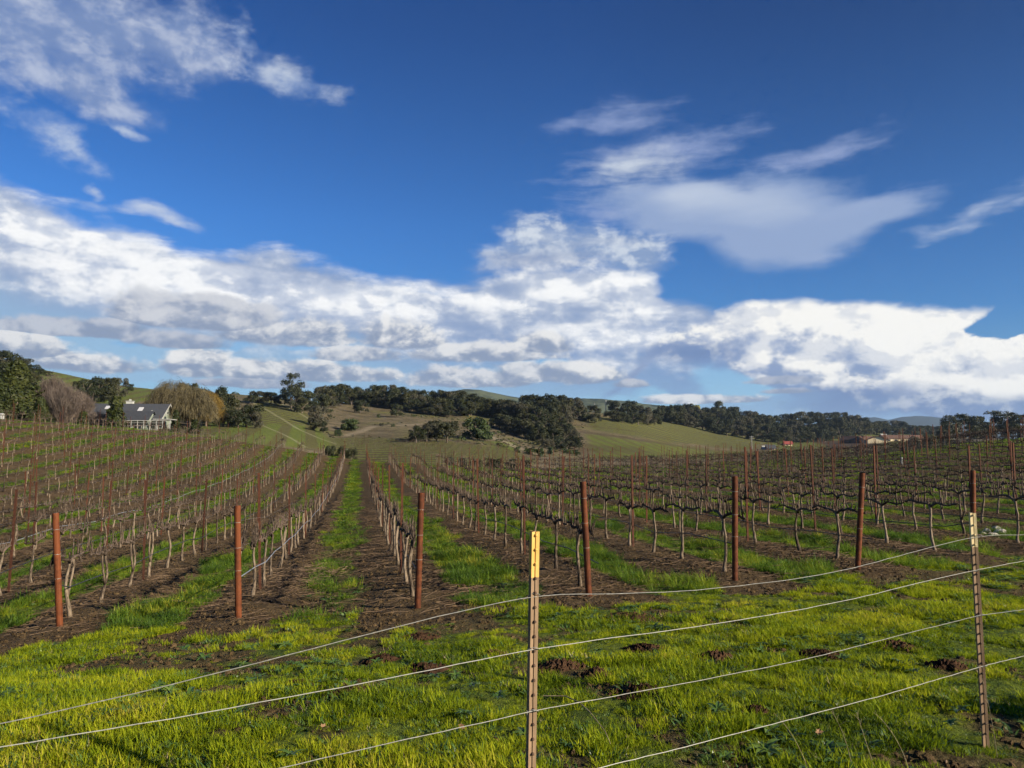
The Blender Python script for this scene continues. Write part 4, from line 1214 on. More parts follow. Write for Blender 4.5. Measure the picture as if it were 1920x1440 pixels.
X, Y = sample_area(n_, -.74, .74, 2.2, 13.0, 1.4)
kp = (fbm(X, Y, .8, 3, 33) + rs.rand(n_) * .25 > .72) & (grass_amount(X, Y) > .2)
X, Y = X[kp], Y[kp]; n_ = len(X)
scatter('small_weeds', 'small broad-leaved weeds scattered through the foreground grass', np.c_[X, Y, H(X, Y) + .012], np.c_[rs.normal(0, .12, n_), rs.normal(0, .12, n_), rs.uniform(0, 6.28, n_)], rs.uniform(.4, 1.0, n_), W_SRC)
def at_ground(px, py, y0=1.5, y1=60.0):
    r = ray(px, py); Y = np.linspace(y0, y1, 6000); g = H(r[0] * Y, Y) - r[2] * Y
    i = np.where(g > 0)[0]; Yi = float(Y[i[0]]) if len(i) else y1
    return r[0] * Yi, Yi
for (px, py, sc, lab) in [(705, 1250, 1.3, 'pale green leaf rosette left of the second fence wire, among dark mounds'), (885, 1298, 1.5, 'dark leafy weed just above the third fence wire'),
                          (935, 1318, 1.4, 'dark leafy weed close to the left side of the yellow-tipped post'), (872, 1352, 1.5, 'pale fresh leaf rosette beside a reddish dry leaf'),
                          (345, 1225, 1.7, 'bluish weed clump above the top wire, left part of the grass'), (470, 1222, 1.2, 'small bluish weed clump right of a larger one'), (455, 1345, 1.4, 'light green leaf rosette under the second wire'),
                          (545, 1432, 1.5, 'leaf rosette at the bottom edge under the third wire'), (1590, 1152, 1.6, 'dark weed clump right of centre between top and second wires'), (1640, 1155, 1.3, 'dark weed clump beside a slightly larger one between the wires'),
                          (1365, 1190, 1.4, 'grey-green weed just under the second wire'), (1735, 1098, 1.3, 'dark weed near the right fence post'), (1880, 1115, 1.5, 'dark weed clump right of the leaning fence post'),
                          (1345, 1345, 1.5, 'broad weed in the shaded lower grass'), (1385, 1225, 1.2, 'small weed between second and third wires')]:
    x, y = at_ground(px, py)
    o = link(bpy.data.objects.new('weed_rosette', random.choice(ROS)))
    o.location = (x, y, Hf(x, y) + .035); sc *= .55; o.scale = (sc, sc, sc); o.rotation_euler = (.1, -.1, random.uniform(0, 6))
    tag(o, lab, 'weed', 'broad-leaved weeds in the foreground')

# ---- clods and prunings on the bare soil
CL = store('clod_sources')
for i in range(6):
    bm = bmesh.new(); bmesh.ops.create_icosphere(bm, subdivisions=1, radius=.5)
    for v in bm.verts: v.co *= rr_.uniform(.7, 1.25); v.co.z *= .7
    me = bpy.data.meshes.new('clod_source'); bm.to_mesh(me); bm.free(); me.materials.append(M_clod if i < 5 else M_cane); [setattr(v, 'co', v.co * .35) for v in me.vertices if i == 5]; put(CL, 'clod_source', me)
n_ = 60000
X, Y = sample_area(n_, -.74, .74, 2.5, 30.0, 1.15)
kp = (1 - grass_amount(X, Y)) > .35 + rs.rand(n_) * .5
X, Y = X[kp], Y[kp]; n_ = len(X)
scatter('soil_clods', 'dark crumbly soil clods under the vines', np.c_[X, Y, H(X, Y) + .001], rs.uniform(0, 6.28, (n_, 3)), np.minimum(.012 + rs.exponential(.016, n_), .075), CL)
CN = store('cane_sources')
for i in range(9):
    B = MB(); L = rr_.uniform(.25, .95); n = 6; cur = rr_.uniform(-.35, .35)
    pts = [(L * (f / n - .5), cur * L * (f / n - .5) ** 2 * 2 + rr_.uniform(-.012, .012), .006 + rr_.uniform(0, .018)) for f in range(n + 1)]
    B.tube(pts, [rr_.uniform(.0022, .0044) * (1 - .4 * f / n) for f in range(n + 1)], 4)
    if i % 2:
        q = pts[3]; B.tube([q, (q[0] + .10, q[1] + .07, .03), (q[0] + .18, q[1] + .15, .02)], [.004, .003, .002], 4)
    put(CN, 'cane_source', B.mesh('cane_source', M_cane))
n_ = 30000
X, Y = sample_area(n_, -.74, .74, 8.5, 42.0, 1.15)
s_, t_ = xy_st(X, Y); kf = (s_ - S3) / SPACING + 3
t0_ = np.interp(kf, [-6, 1, 2, 3, 4, 5, 6, 7, 20], [16.4, 11.2, 10.5, 10.05, 9.73, 10.07, 10.5, 11.2, 18.3])
pr = (t_ > t0_ - .3) * (1 - .72 * grass_amount(X, Y)) * (.25 + .75 * sstep(fbm(X, Y, .55, 3, 40), .38, .58))
kp = pr > rs.rand(n_) * 1.15
X, Y = X[kp], Y[kp]; n_ = len(X)
scatter('vine_prunings', 'tan cut canes lying on the soil between the vine rows', np.c_[X, Y, H(X, Y) + .012], np.c_[rs.normal(0, .06, n_), rs.normal(0, .08, n_), rs.uniform(0, 6.28, n_)], rs.uniform(.5, 1.15, n_), CN)
# a heap of cuttings in the third alley
B = MB(); hx, hy = at_ground(580, 1080)
for i in range(150):
    x = hx + random.gauss(0, .42); y = hy + random.gauss(0, .75); a = random.uniform(0, 6.28); L = random.uniform(.2, .55); z = Hf(x, y) + random.uniform(.01, .10)
    B.tube([(x - hx, y - hy, z), (x - hx + math.cos(a) * L * .5, y - hy + math.sin(a) * L * .5, z + random.uniform(-.02, .05)), (x - hx + math.cos(a) * L, y - hy + math.sin(a) * L, z + random.uniform(-.03, .04))], [.005, .004, .003], 4)
o = B.build('cutting_heap', M_cane, None, (hx, hy, 0)); tag(o, 'loose heap of brown cuttings in the alley left of the centre end post', 'brush', None, 'stuff')

# ---- mole mounds
def mound(px, py, wpx, label, hgt=.042):
    x, y = at_ground(px, py); w = wpx / F * y * .5
    n, k = 26, 9; vs = [(0, 0, hgt)]; fs = []
    for j in range(1, k + 1):
        for i in range(n):
            a = 2 * math.pi * i / n; r = w * j / k * (1 + .22 * math.sin(2 * a + px) + .12 * math.sin(5 * a + py))
            X_, Y_ = math.cos(a) * r, math.sin(a) * r * .85
            z = hgt * math.cos(.5 * math.pi * j / k) ** 1.3 + (random.uniform(-.012, .018) if j < k else -.012)
            vs.append((X_, Y_, z + (Hf(x + X_, y + Y_) - Hf(x, y))))
    for i in range(n): fs.append((0, 1 + i, 1 + (i + 1) % n))
    for j in range(k - 1):
        for i in range(n):
            a = 1 + j * n + i; b = 1 + j * n + (i + 1) % n; fs.append((a, a + n, b + n, b))
    for _ in range(70):
        a = random.uniform(0, 6.28); r = w * random.random() ** .6 * 1.15; s_ = random.uniform(.006, .022)
        bx, by = math.cos(a) * r, math.sin(a) * r * .85; bz = hgt * max(0, math.cos(.5 * math.pi * min(1, r / w))) ** 1.3 + (Hf(x + bx, y + by) - Hf(x, y)) + s_ * .3
        b = len(vs); vs += [(bx + s_, by, bz), (bx - s_ * .7, by + s_, bz), (bx - s_ * .6, by - s_, bz), (bx, by, bz + s_ * 1.2)]
        fs += [(b, b + 1, b + 3), (b + 1, b + 2, b + 3), (b + 2, b, b + 3)]
    me = bpy.data.meshes.new('earth_mound'); me.from_pydata(vs, [], fs); me.materials.append(M_mound); me.update()
    o = link(bpy.data.objects.new('earth_mound', me)); o.location = (x, y, Hf(x, y) + .004)
    tag(o, label, 'mound', 'dug earth mounds in the grass')
for a in [(785, 1198, 75, 'small dark earth mound right under the middle end post'), (716, 1240, 60, 'low earth mound beside a pale rosette, above the second wire'), (795, 1258, 95, 'wide dark earth mound crossed by the second wire left of the near post'),
          (925, 1232, 60, 'flat earth mound left of the near fence post at the second wire'), (1050, 1252, 80, 'earth mound just right of the near fence post'), (1118, 1268, 62, 'small earth mound right of a larger one near the post'),
          (1185, 1160, 110, 'long dark earth mound under the top wire right of the near post'), (1210, 1220, 75, 'earth mound beneath the second wire in the centre right grass'), (1205, 1302, 110, 'broad earth mound touched by the third wire'),
          (1535, 1232, 80, 'dark earth mound at the third wire, right half of the grass'), (1340, 1235, 66, 'small earth mound between second and third wires'), (1775, 1252, 60, 'earth mound beside the leaning fence post'),
          (1680, 1215, 80, 'faint earth mound between third and lowest wires at right'), (660, 1302, 100, 'low bare earth patch mound between second and third wires at left'), (1415, 1342, 60, 'small mound in the shaded grass under the lowest wire'), (560, 1150 + 140, 66, 'low mound just above the second wire, left half')]:
    mound(*a)

# ---- dry stalks, leaves, stones
def stalk(pts, rad, label, name='dry_stalk'):
    P_ = []
    for px, py, hgt in pts:
        x, y = at_ground(px, py) if hgt is None else (None, None)
    return
def stalk3(base_px, dirx, diry, length, curve_, label, rad=.0016):
    x, y = at_ground(*base_px); z = Hf(x, y); B = MB(); n = 10; pts = []
    for i in range(n + 1):
        f = i / n; pts.append((dirx * length * f + curve_ * f * f * length, diry * length * f, length * f * (1 - .25 * f)))
    B.tube(pts, [rad * (1.1 - .6 * i / n) for i in range(n + 1)], 4)
    for j in (5, 7, 8, 9):
        q = pts[j]; B.tube([q, (q[0] + random.uniform(-.03, .03), q[1] + random.uniform(-.02, .02), q[2] + .03)], [.0008, .0005], 3)
    tag(B.build('dry_stalk', M_stalk, None, (x, y, z)), label, 'stalk', 'dry grass stalks in the foreground')
for a in [((1518, 1452), -.25, .2, .36, -.15, 'thin dry stalk leaning left below the lowest wire'), ((1600, 1448), -.12, .1, .38, -.10, 'thin dry stalk just right of the leftmost leaning stalk'), ((1640, 1440), -.25, .2, .34, .1, 'thin dry stalk between two others, bent to the left'),
          ((1705, 1446), -.2, .15, .36, -.2, 'thin dry stalk with a curved tip near the leaning post'), ((1870, 1420), -.02, .1, .62, -.05, 'tall thin stalk standing right of the leaning post'), ((300, 1350), .1, .05, .16, .1, 'short dry stalk standing at the left between the wires')]:
    stalk3(*a)
# long fallen runner right of the near post
B = MB(); pr_ = [(1018, 1326), (1060, 1330), (1085, 1342), (1105, 1360), (1122, 1383), (1135, 1400), (1145, 1422)]
g0 = at_ground(*pr_[0]); P_ = []
for i, q in enumerate(pr_):
    x, y = at_ground(*q); P_.append((x - g0[0], y - g0[1], Hf(x, y) - Hf(*g0) + .07 + random.uniform(0, .012)))
B.tube(P_, [.0042, .004, .0038, .0035, .003, .0026, .002], 5)
tag(B.build('dry_runner', M_stalk, None, (g0[0], g0[1], Hf(*g0))), 'pale curved dry stem lying in the grass right of the near post', 'stem')
def dry_leaf(px, py, sc, label, col=M_dry):
    x, y = at_ground(px, py); vs, fs = [(0, 0, .012)], []
    n = 12
    for i in range(n):
        a = 2 * math.pi * i / n; r = (.045 if i % 2 else .028) * random.uniform(.8, 1.2); vs.append((math.cos(a) * r, math.sin(a) * r, .01 + random.uniform(0, .025)))
    for i in range(n): fs.append((0, 1 + i, 1 + (i + 1) % n))
    me = bpy.data.meshes.new('fallen_leaf'); me.from_pydata(vs, [], fs); me.materials.append(col); me.update()
    o = link(bpy.data.objects.new('fallen_leaf', me)); sc *= .38; o.location = (x, y, Hf(x, y) + .035); o.scale = (sc,) * 3; o.rotation_euler = (random.uniform(-.7, .7), random.uniform(-.7, .7), random.uniform(0, 6))
    tag(o, label, 'leaf', 'dry leaves in the foreground grass')
for a in [(864, 1376, 1.3, 'reddish dry leaf under the third wire left of the near post'), (606, 1378, 1.6, 'pale tan dry leaf in the lower left grass'), (1075, 1246, 1.0, 'light dry leaf on the mound right of the near post'), (1180, 1290, .9, 'pale round dry leaf on a mound near the third wire'),
          (352, 1343, 1.1, 'small tan leaf touching the second wire at left'), (1617, 1272, 1.0, 'orange dry leaf between third and lowest wires'), (1640, 1276, 1.2, 'cream dry leaf beside an orange one'), (1330, 1225, .8, 'small dry leaf near the middle of the right grass'),
          (928, 1400, 1.2, 'brown dry leaf below the third wire beside the near post'), (1535, 1388, 1.4, 'brown dry leaf in the shaded grass'), (975, 1297, .9, 'reddish leaf left of the near post')]:
    dry_leaf(*a)
for i, (px, py) in enumerate([(1850, 998), (1862, 1006), (1876, 1000), (1842, 1004), (1870, 994)]):
    x, y = at_ground(px, py, 5, 60); bm = bmesh.new(); bmesh.ops.create_icosphere(bm, subdivisions=2, radius=.09 + .02 * (i % 3))
    for v in bm.verts: v.co *= random.uniform(.8, 1.15); v.co.z *= .6
    me = bpy.data.meshes.new('rock'); bm.to_mesh(me); bm.free(); me.materials.append(M_stone)
    o = link(bpy.data.objects.new('rock', me)); o.location = (x, y, Hf(x, y) + .03)
    tag(o, ['second pale rock from left in the pile behind the leaning fence post', 'third pale rock from left in the pile behind the leaning fence post', 'rightmost pale rock in the pile behind the leaning fence post', 'leftmost pale rock in the pile behind the leaning fence post', 'fourth pale rock from left in the pile behind the leaning fence post'][i], 'rock', 'pale rocks behind the right fence post')
# ================================================================== trees
def leaf_cloud(centres, radii, n, size, rng, squash=.85, shell=.72, flat=0.0):
    """leaf-bunch faces spread over a set of lumps; returns vertices and quads"""
    w = radii ** 2; w = w / w.sum()
    idx = rng.choice(len(radii), n, p=w)
    d = rng.normal(size=(n, 3)); d /= np.linalg.norm(d, axis=1)[:, None]
    d[:, 2] = np.where(d[:, 2] < -.55, -d[:, 2], d[:, 2])
    r = radii[idx] * (shell + (1 - shell) * rng.rand(n)) * (1 + .16 * rng.normal(size=n))
    p = centres[idx] + d * r[:, None] * np.array([1, 1, squash])
    nrm = d + rng.normal(size=(n, 3)) * .55; nrm[:, 2] += .15; nrm /= np.linalg.norm(nrm, axis=1)[:, None]
    a = np.cross(nrm, rng.normal(size=(n, 3))); a /= np.linalg.norm(a, axis=1)[:, None]
    b = np.cross(nrm, a)
    s = size * rng.uniform(.55, 1.35, n)[:, None]
    asp = rng.uniform(.5, 1.0, n)[:, None]
    V = np.stack([p - a * s, p - b * s * asp + nrm * s * .12, p + a * s, p + b * s * asp + nrm * s * .12], 1).reshape(-1, 3)
    Q = np.arange(4 * n).reshape(-1, 4)
    return V, Q
def trunk_mesh(h, w, seed, mat=M_bark, limbs=5, r0=.05):
    r = random.Random(seed); B = MB()
    B.tube([(0, 0, -.06 * h), (r.uniform(-.02, .02) * h, 0, .2 * h), (r.uniform(-.05, .05) * h, 0, .42 * h)], [r0 * h * .9, r0 * h * .7, r0 * h * .5], 7)
    for i in range(limbs):
        a = 6.28 * i / limbs + r.uniform(-.4, .4); q = r.uniform(.25, .42)
        e = (math.cos(a) * w * r.uniform(.25, .42), math.sin(a) * w * r.uniform(.25, .42), h * r.uniform(.55, .85))
        B.tube([(0, 0, q * h * .7), (e[0] * .45, e[1] * .45, q * h + (e[2] - q * h) * .5), e], [r0 * h * .45, r0 * h * .3, r0 * h * .1], 5)
    return B.mesh('trunk', mat, True)
def oak_crown(seed, mat, nl=17, n=4200, low=.14, size=.24, W_=5.4, Hh=9.0):
    g = np.random.RandomState(seed); c = []; rad_ = []
    for i in range(nl):
        a = g.uniform(0, 6.283); q = math.sqrt(g.rand()); z = g.uniform(low, .80)
        lim = math.sqrt(max(.05, 1 - ((z - .42) / .62) ** 2))
        rr = g.uniform(.20, .36)
        c.append((math.cos(a) * q * lim * W_ * .78, math.sin(a) * q * lim * W_ * .78, z * Hh)); rad_.append(rr * W_)
    c.append((g.uniform(-.6, .6), g.uniform(-.6, .6), Hh * .70)); rad_.append(W_ * .38)
    c = np.array(c); rad_ = np.array(rad_)
    V, Q = leaf_cloud(c, rad_, n, size, g)
    V[:, 2] = np.maximum(V[:, 2], .15)
    V[:, 2] *= Hh / V[:, 2].max()
    return np_mesh('crown', V, Q, mat)
def euc_crown(seed, mat, n=4600, W_=5.5, Hh=13.0):
    g = np.random.RandomState(seed); c = []; rad_ = []
    for i in range(20):
        z = g.uniform(.22, .94); a = g.uniform(0, 6.283); lim = .45 + .65 * math.sin(math.pi * min(1, (z - .15) / .85)) * g.uniform(.6, 1.1)
        c.append((math.cos(a) * lim * W_ * .62, math.sin(a) * lim * W_ * .62, z * Hh)); rad_.append(g.uniform(.24, .42) * W_)
    c += [(W_ * .75, 0, Hh * .66), (-W_ * .55, .3, Hh * .78), (-W_ * .15, .3, Hh * .95)]; rad_ += [W_ * .18, W_ * .2, W_ * .22]
    V, Q = leaf_cloud(np.array(c), np.array(rad_), n, .25, g, .85, .6)
    V[:, 2] *= Hh / V[:, 2].max()
    return np_mesh('crown', V, Q, mat)
def conifer_crown(seed, mat, n=4200, W_=4.0, Hh=11.0, top=.12):
    g = np.random.RandomState(seed)
    z = g.rand(n) ** 1.15; a = g.uniform(0, 6.283, n)
    lob = 1 + .22 * np.sin(a * 3 + z * 9 + seed) + .16 * np.sin(a * 7 - z * 17)
    r = W_ * (top + (1 - top) * (1 - z) ** .85) * lob * (.62 + .42 * g.rand(n)) * np.minimum(1, .55 + z * 4)
    p = np.stack([np.cos(a) * r, np.sin(a) * r, z * Hh], 1)
    d = np.stack([np.cos(a), np.sin(a), np.full(n, .2)], 1) + g.normal(size=(n, 3)) * .5; d /= np.linalg.norm(d, axis=1)[:, None]
    b = np.cross(d, g.normal(size=(n, 3))); b /= np.linalg.norm(b, axis=1)[:, None]; c = np.cross(d, b)
    s = .24 * g.uniform(.5, 1.4, n)[:, None]
    V = np.stack([p - b * s, p - c * s * .6, p + b * s, p + c * s * .6 + d * s * .4], 1).reshape(-1, 3)
    return np_mesh('crown', V, np.arange(4 * n).reshape(-1, 4), mat)
def strand_quads(P0_, P1_, w, g):
    d = P1_ - P0_; s = np.cross(d, g.normal(size=d.shape)); s /= np.linalg.norm(s, axis=1)[:, None] + 1e-9; s *= w
    return np.stack([P0_ - s, P0_ + s, P1_ + s * .4, P1_ - s * .4], 1)
def willow_crown(seed, mat, n=900, W_=5.2, Hh=8.5, w=.030, droop=1.0):
    g = np.random.RandomState(seed); quads = []
    a = g.uniform(0, 6.283, n); q = np.sqrt(g.rand(n)); shell_ = np.where(g.rand(n) < .45, g.uniform(.35, .85, n), 1.0)
    top = Hh * shell_ ** .5 * (.98 - .46 * q ** 2 + g.normal(size=n) * .035); R0 = q * W_ * .86 * (.9 + .1 * shell_)
    p = np.stack([np.cos(a) * R0, np.sin(a) * R0, top], 1)
    root = np.stack([np.cos(a) * R0 * .25, np.sin(a) * R0 * .25, top * .45], 1)
    quads.append(strand_quads(root, p, w * 1.2, g))
    out = np.stack([np.cos(a), np.sin(a), np.zeros(n)], 1)
    for rep_ in range(4):
        cur = p + g.normal(size=(n, 3)) * .35; L = Hh * g.uniform(.10, .17, n) * droop
        for k in range(4):
            nx = cur + out * (L * (.42 - .06 * k))[:, None] + np.stack([g.normal(size=n) * .1, g.normal(size=n) * .1, -L * (-.10 + .26 * k)], 1)
            nx[:, 2] = np.maximum(nx[:, 2], .15)
            quads.append(strand_quads(cur, nx, w, g)); cur = nx
    V = np.concatenate(quads).reshape(-1, 3)
    return np_mesh('crown', V, np.arange(len(V)).reshape(-1, 4), mat)
def bare_crown(seed, mat, n=1500, W_=3.6, Hh=6.5, w=.028):
    g = np.random.RandomState(seed); quads = []
    a = g.uniform(0, 6.283, n); q = g.rand(n) ** .6; el = g.uniform(.75, 1.0, n)
    lim = Hh * (1 - .28 * q ** 2.5) * el
    p0 = np.stack([np.cos(a) * q * .5, np.sin(a) * q * .5, np.full(n, .1)], 1)
    p1 = np.stack([np.cos(a) * q * W_ * .55, np.sin(a) * q * W_ * .55, lim * .5], 1) + g.normal(size=(n, 3)) * .15
    p2 = np.stack([np.cos(a) * q * W_ * .95, np.sin(a) * q * W_ * .95, lim], 1) + g.normal(size=(n, 3)) * .22
    quads += [strand_quads(p0, p1, w * 1.2, g), strand_quads(p1, p2, w, g)]
    for _ in range(5):
        t = g.rand(n)[:, None]; s = p1 + (p2 - p1) * t
        e = s + g.normal(size=(n, 3)) * .45 + np.array([0, 0, .35]); quads.append(strand_quads(s, e, w * .7, g))
    V = np.concatenate(quads).reshape(-1, 3); V[:, 2] = np.maximum(V[:, 2], 0)
    return np_mesh('crown', V, np.arange(len(V)).reshape(-1, 4), mat)

KINDS = {'oak': [], 'euc': [], 'conifer': [], 'willow': [], 'gold': [], 'bare': [], 'bush': [], 'cypress': [], 'yellow': []}
for i in range(12):
    KINDS['oak'].append((oak_crown(20 + i, OAKS[(0, 1, 0, 2, 1, 0)[i % 6]], nl=15 + i % 8), trunk_mesh(8, 9, 20 + i), 5.2, 9.0))
for i in range(4): KINDS['euc'].append((euc_crown(60 + i, M_euc), trunk_mesh(11, 7, 60 + i, limbs=7, r0=.03), 5.6, 13.0))
for i in range(2): KINDS['conifer'].append((conifer_crown(70 + i, M_conifer), trunk_mesh(8, 3, 70 + i, r0=.03), 4.0, 11.0))
KINDS['cypress'].append((conifer_crown(80, M_conifer, 1600, 1.5, 6.0, .3), trunk_mesh(4.5, 1.2, 80, r0=.03), 1.4, 6.0))
for i in range(2): KINDS['willow'].append((willow_crown(90 + i, M_willow), trunk_mesh(6.5, 8, 90 + i, M_twig, 8, .045), 5.6, 8.5))
KINDS['gold'].append((willow_crown(95, M_willow_gold, 1100), trunk_mesh(6.5, 8, 95, M_twig, 8, .04), 5.6, 8.5))
for i in range(3): KINDS['bare'].append((bare_crown(100 + i, M_pink), trunk_mesh(4, 4, 100 + i, M_twig, 7, .03), 3.5, 6.5))
for i in range(3): KINDS['bush'].append((oak_crown(110 + i, M_bush, 14, 2600, .14, .22, 3.2, 4.4), trunk_mesh(2.5, 3, 110 + i, r0=.05), 3.2, 4.4))
KINDS['yellow'].append((oak_crown(120, M_yleaf, 12, 2200, .3, .26, 4.5, 8.0), trunk_mesh(6, 7, 120), 4.5, 8.0))
_tc = 0
def tree(kind, px, py, top, wpx, label, group=None, Y=None, cat='tree', name=None, var=None, rz=None):
    global _tc
    if Y is None: x, Y_ = spot(px, py)
    else: x, Y_ = ray(px, py)[0] * Y, Y
    z = Hf(x, Y_)
    h = max(1.2, ray(px, top)[2] * Y_ - z)
    vs_ = KINDS[kind]; cm, tm, w0, h0 = vs_[(_tc * 5 + 1) % len(vs_) if var is None else var]; _tc += 1
    wm = wpx / F * Y_ * .5
    nm = name or {'oak': 'oak_tree', 'euc': 'eucalyptus_tree', 'conifer': 'conifer_tree', 'cypress': 'cypress_tree', 'willow': 'willow_tree', 'gold': 'willow_tree', 'bare': 'bare_shrub', 'bush': 'round_bush', 'yellow': 'flowering_tree'}[kind]
    o = empty(nm, (x, Y_, z - .15), random.uniform(0, 6.28) if rz is None else rz)
    for me in (cm, tm):
        c = link(bpy.data.objects.new(me.name.split('.')[0], me)); c.parent = o
        c.scale = (wm / w0, wm / w0, h / h0)
    tag(o, label, 'shrub' if kind in ('bare', 'bush') else cat, group)
    return o

# ---- around the house, left
G_HOME = 'trees around the grey-roofed house'
tree('conifer', 28, 795, 676, 118, 'big broad dark conifer at the left edge before the wooded hill', Y=135, var=0)
tree('conifer', -22, 795, 690, 100, 'dark conifer cut off by the left edge of the picture', Y=128, var=1)
tree('conifer', 74, 800, 742, 44, 'lower conifer between the big conifer and the bare pinkish shrubs', Y=130, var=1)
tree('bare', 96, 800, 705, 64, 'tall bare pinkish shrub right beside the dark conifers', Y=142, var=0)
tree('bare', 118, 800, 722, 70, 'wide bare grey-pink shrub left of the grey-roofed house', Y=136, var=1)
tree('bare', 146, 800, 734, 56, 'bare pinkish shrub touching the left end of the house roof', Y=140, var=2)
tree('bare', 178, 803, 770, 40, 'low bare shrub before the left part of the house', Y=138, var=0)
tree('cypress', 155, 800, 770, 22, 'small green cypress among the bare shrubs left of the house', Y=134)
tree('cypress', 216, 806, 742, 34, 'taller green cypress standing in front of the house roof', Y=136)
tree('cypress', 329, 802, 768, 17, 'narrow cypress beside the right gable of the house', Y=150)
tree('cypress', 365, 806, 785, 22, 'small olive cypress under the willow', Y=132)
tree('bare', 262, 775, 752, 40, 'thin bare shrub behind the house chimney', Y=185, var=2)
tree('willow', 322, 806, 716, 92, 'large leafless brown willow right behind the house gable', Y=168, var=0)
tree('willow', 356, 806, 728, 92, 'rounded brown leafless willow, front one of two', Y=158, var=1)
tree('gold', 386, 806, 736, 62, 'golden-orange willow at the right of the brown willows', Y=172)
for i, (px, tp, w, Y, lab) in enumerate([(352, 716, 46, 215, 'dark oak showing behind the top of the golden willow'), (380, 722, 52, 210, 'dark oak above the golden willow, second from left'), (408, 722, 60, 190, 'dense dark oak just right of the golden willow'),
        (432, 738, 66, 182, 'dark rounded oak in the middle of the clump beside the willow'), (462, 755, 62, 180, 'rounded oak at the right end of the clump beside the willow'), (446, 765, 50, 172, 'low oak in front of the clump beside the willow'),
        (418, 758, 52, 174, 'low oak at the foot of the clump nearest the willow'), (478, 768, 34, 178, 'smallest oak at the right foot of the clump')]):
    tree('oak', px, 800, tp, w, lab, 'oak clump beside the willows', Y=Y)
# upper left hill
for i, (px, py, tp, w, lab) in enumerate([(4, 700, 655, 74, 'oak crowning the hill at the upper left edge'), (38, 702, 668, 52, 'oak on the falling skyline right of the hilltop oak'), (60, 706, 682, 36, 'smaller oak lower on the falling hill skyline'),
        (20, 722, 678, 70, 'dark oak on the hillside under the hilltop oak'), (56, 722, 696, 44, 'oak on the hillside above the conifers'), (-25, 715, 660, 80, 'oak cut off by the left edge on the hill'),
        (80, 703, 690, 16, 'tiny oak alone on the skyline of the green hill'), (93, 706, 695, 14, 'second tiny oak on the skyline, right of another'),
        (158, 750, 708, 46, 'leftmost oak of the grove on the green vineyard hill'), (184, 748, 704, 50, 'middle oak of the grove on the green vineyard hill'), (205, 748, 706, 44, 'dark oak right of the middle of the hill grove'),
        (222, 745, 705, 34, 'loose-topped oak at the right of the hill grove'), (172, 758, 725, 44, 'low oak at the foot of the hill grove, left'), (205, 760, 728, 42, 'low oak at the foot of the hill grove, right'), (243, 735, 718, 16, 'small sparse oak on the skyline right of the grove')]):
    tree('oak', px, py, tp, w, lab, 'oaks on the upper left hill')
# ---- centre ridge
tree('euc', 546, 768, 697, 54, 'tallest tree on the skyline, a feathery eucalyptus left of centre', var=0)
tree('euc', 552, 772, 722, 36, 'lower eucalyptus partly behind the tallest tree', var=2)
mid = [(487, 757, 731, 38, 'oak left of the tall eucalyptus, farthest left of the ridge trees'), (508, 757, 733, 36, 'oak just left of the tall eucalyptus'), (525, 760, 738, 28, 'small oak touching the left side of the tall eucalyptus'), (470, 757, 738, 30, 'small oak above the left hill vineyard'),
       (578, 772, 730, 48, 'broad oak right under the tall eucalyptus'), (566, 775, 745, 40, 'low oak at the foot of the tall eucalyptus'), (596, 800, 757, 46, 'pale grey-green oak standing alone on the brown slope'),
       (607, 812, 788, 20, 'small dark tree below the pale lone oak'), (590, 808, 790, 24, 'small tree under the lone oak beside the vineyard plots'),
       (676, 775, 748, 34, 'oak hanging below the ridge over the brown slope, left one'), (744, 782, 755, 28, 'oak below the ridge over the brown slope, right one'),
       (838, 830, 788, 52, 'grey-green oak in the clump beside the round bush'), (800, 828, 790, 48, 'dark oak in the clump on the brown slope, middle'), (780, 830, 796, 40, 'dark oak at the left end of the clump on the brown slope'),
       (818, 828, 785, 40, 'oak behind the clump beside the round bush')]
for q in mid: tree('oak', *q, 'oaks standing on the brown slopes')
tree('bush', 656, 808, 783, 42, 'round dark bush on the brown slope, centre left')
tree('bush', 635, 818, 803, 17, 'small round bush left of a bigger round one', var=1)
tree('bush', 895, 825, 779, 64, 'largest round bush, yellowish green, on the centre slope', var=2)
tree('bush', 710, 783, 775, 8, 'very small bush on the bare brown slope')
tree('bush', 737, 800, 793, 9, 'tiny dark bush near the pale track')
tree('bush', 1013, 856, 838, 19, 'small round bush in the valley behind the vine posts')
for i, px in enumerate((970, 990, 1000, 1032, 1060, 1078)):
    tree('bush', px, 848 + (i % 2) * 4, 836 + (i % 3) * 3, 14 + (i % 3) * 5, '%s small valley bush from left below the dark central trees' % ORD[i], 'small bushes below the central trees')
LB = [(845, 868, 853, 36), (868, 870, 856, 30), (892, 872, 858, 34), (925, 872, 857, 36), (960, 873, 858, 34), (985, 874, 860, 28), (640, 845, 833, 34), (615, 842, 832, 30), (660, 850, 838, 26)]
LB.sort()
for i, (px, py, tp, w) in enumerate(LB): tree('oak', px, py, tp, w, '%s low scrubby tree from left in the hollow behind the vineyard crest' % ORD[i], 'scrub behind the vineyard crest', Y=118 if px < 700 else 128, name='scrub_tree')
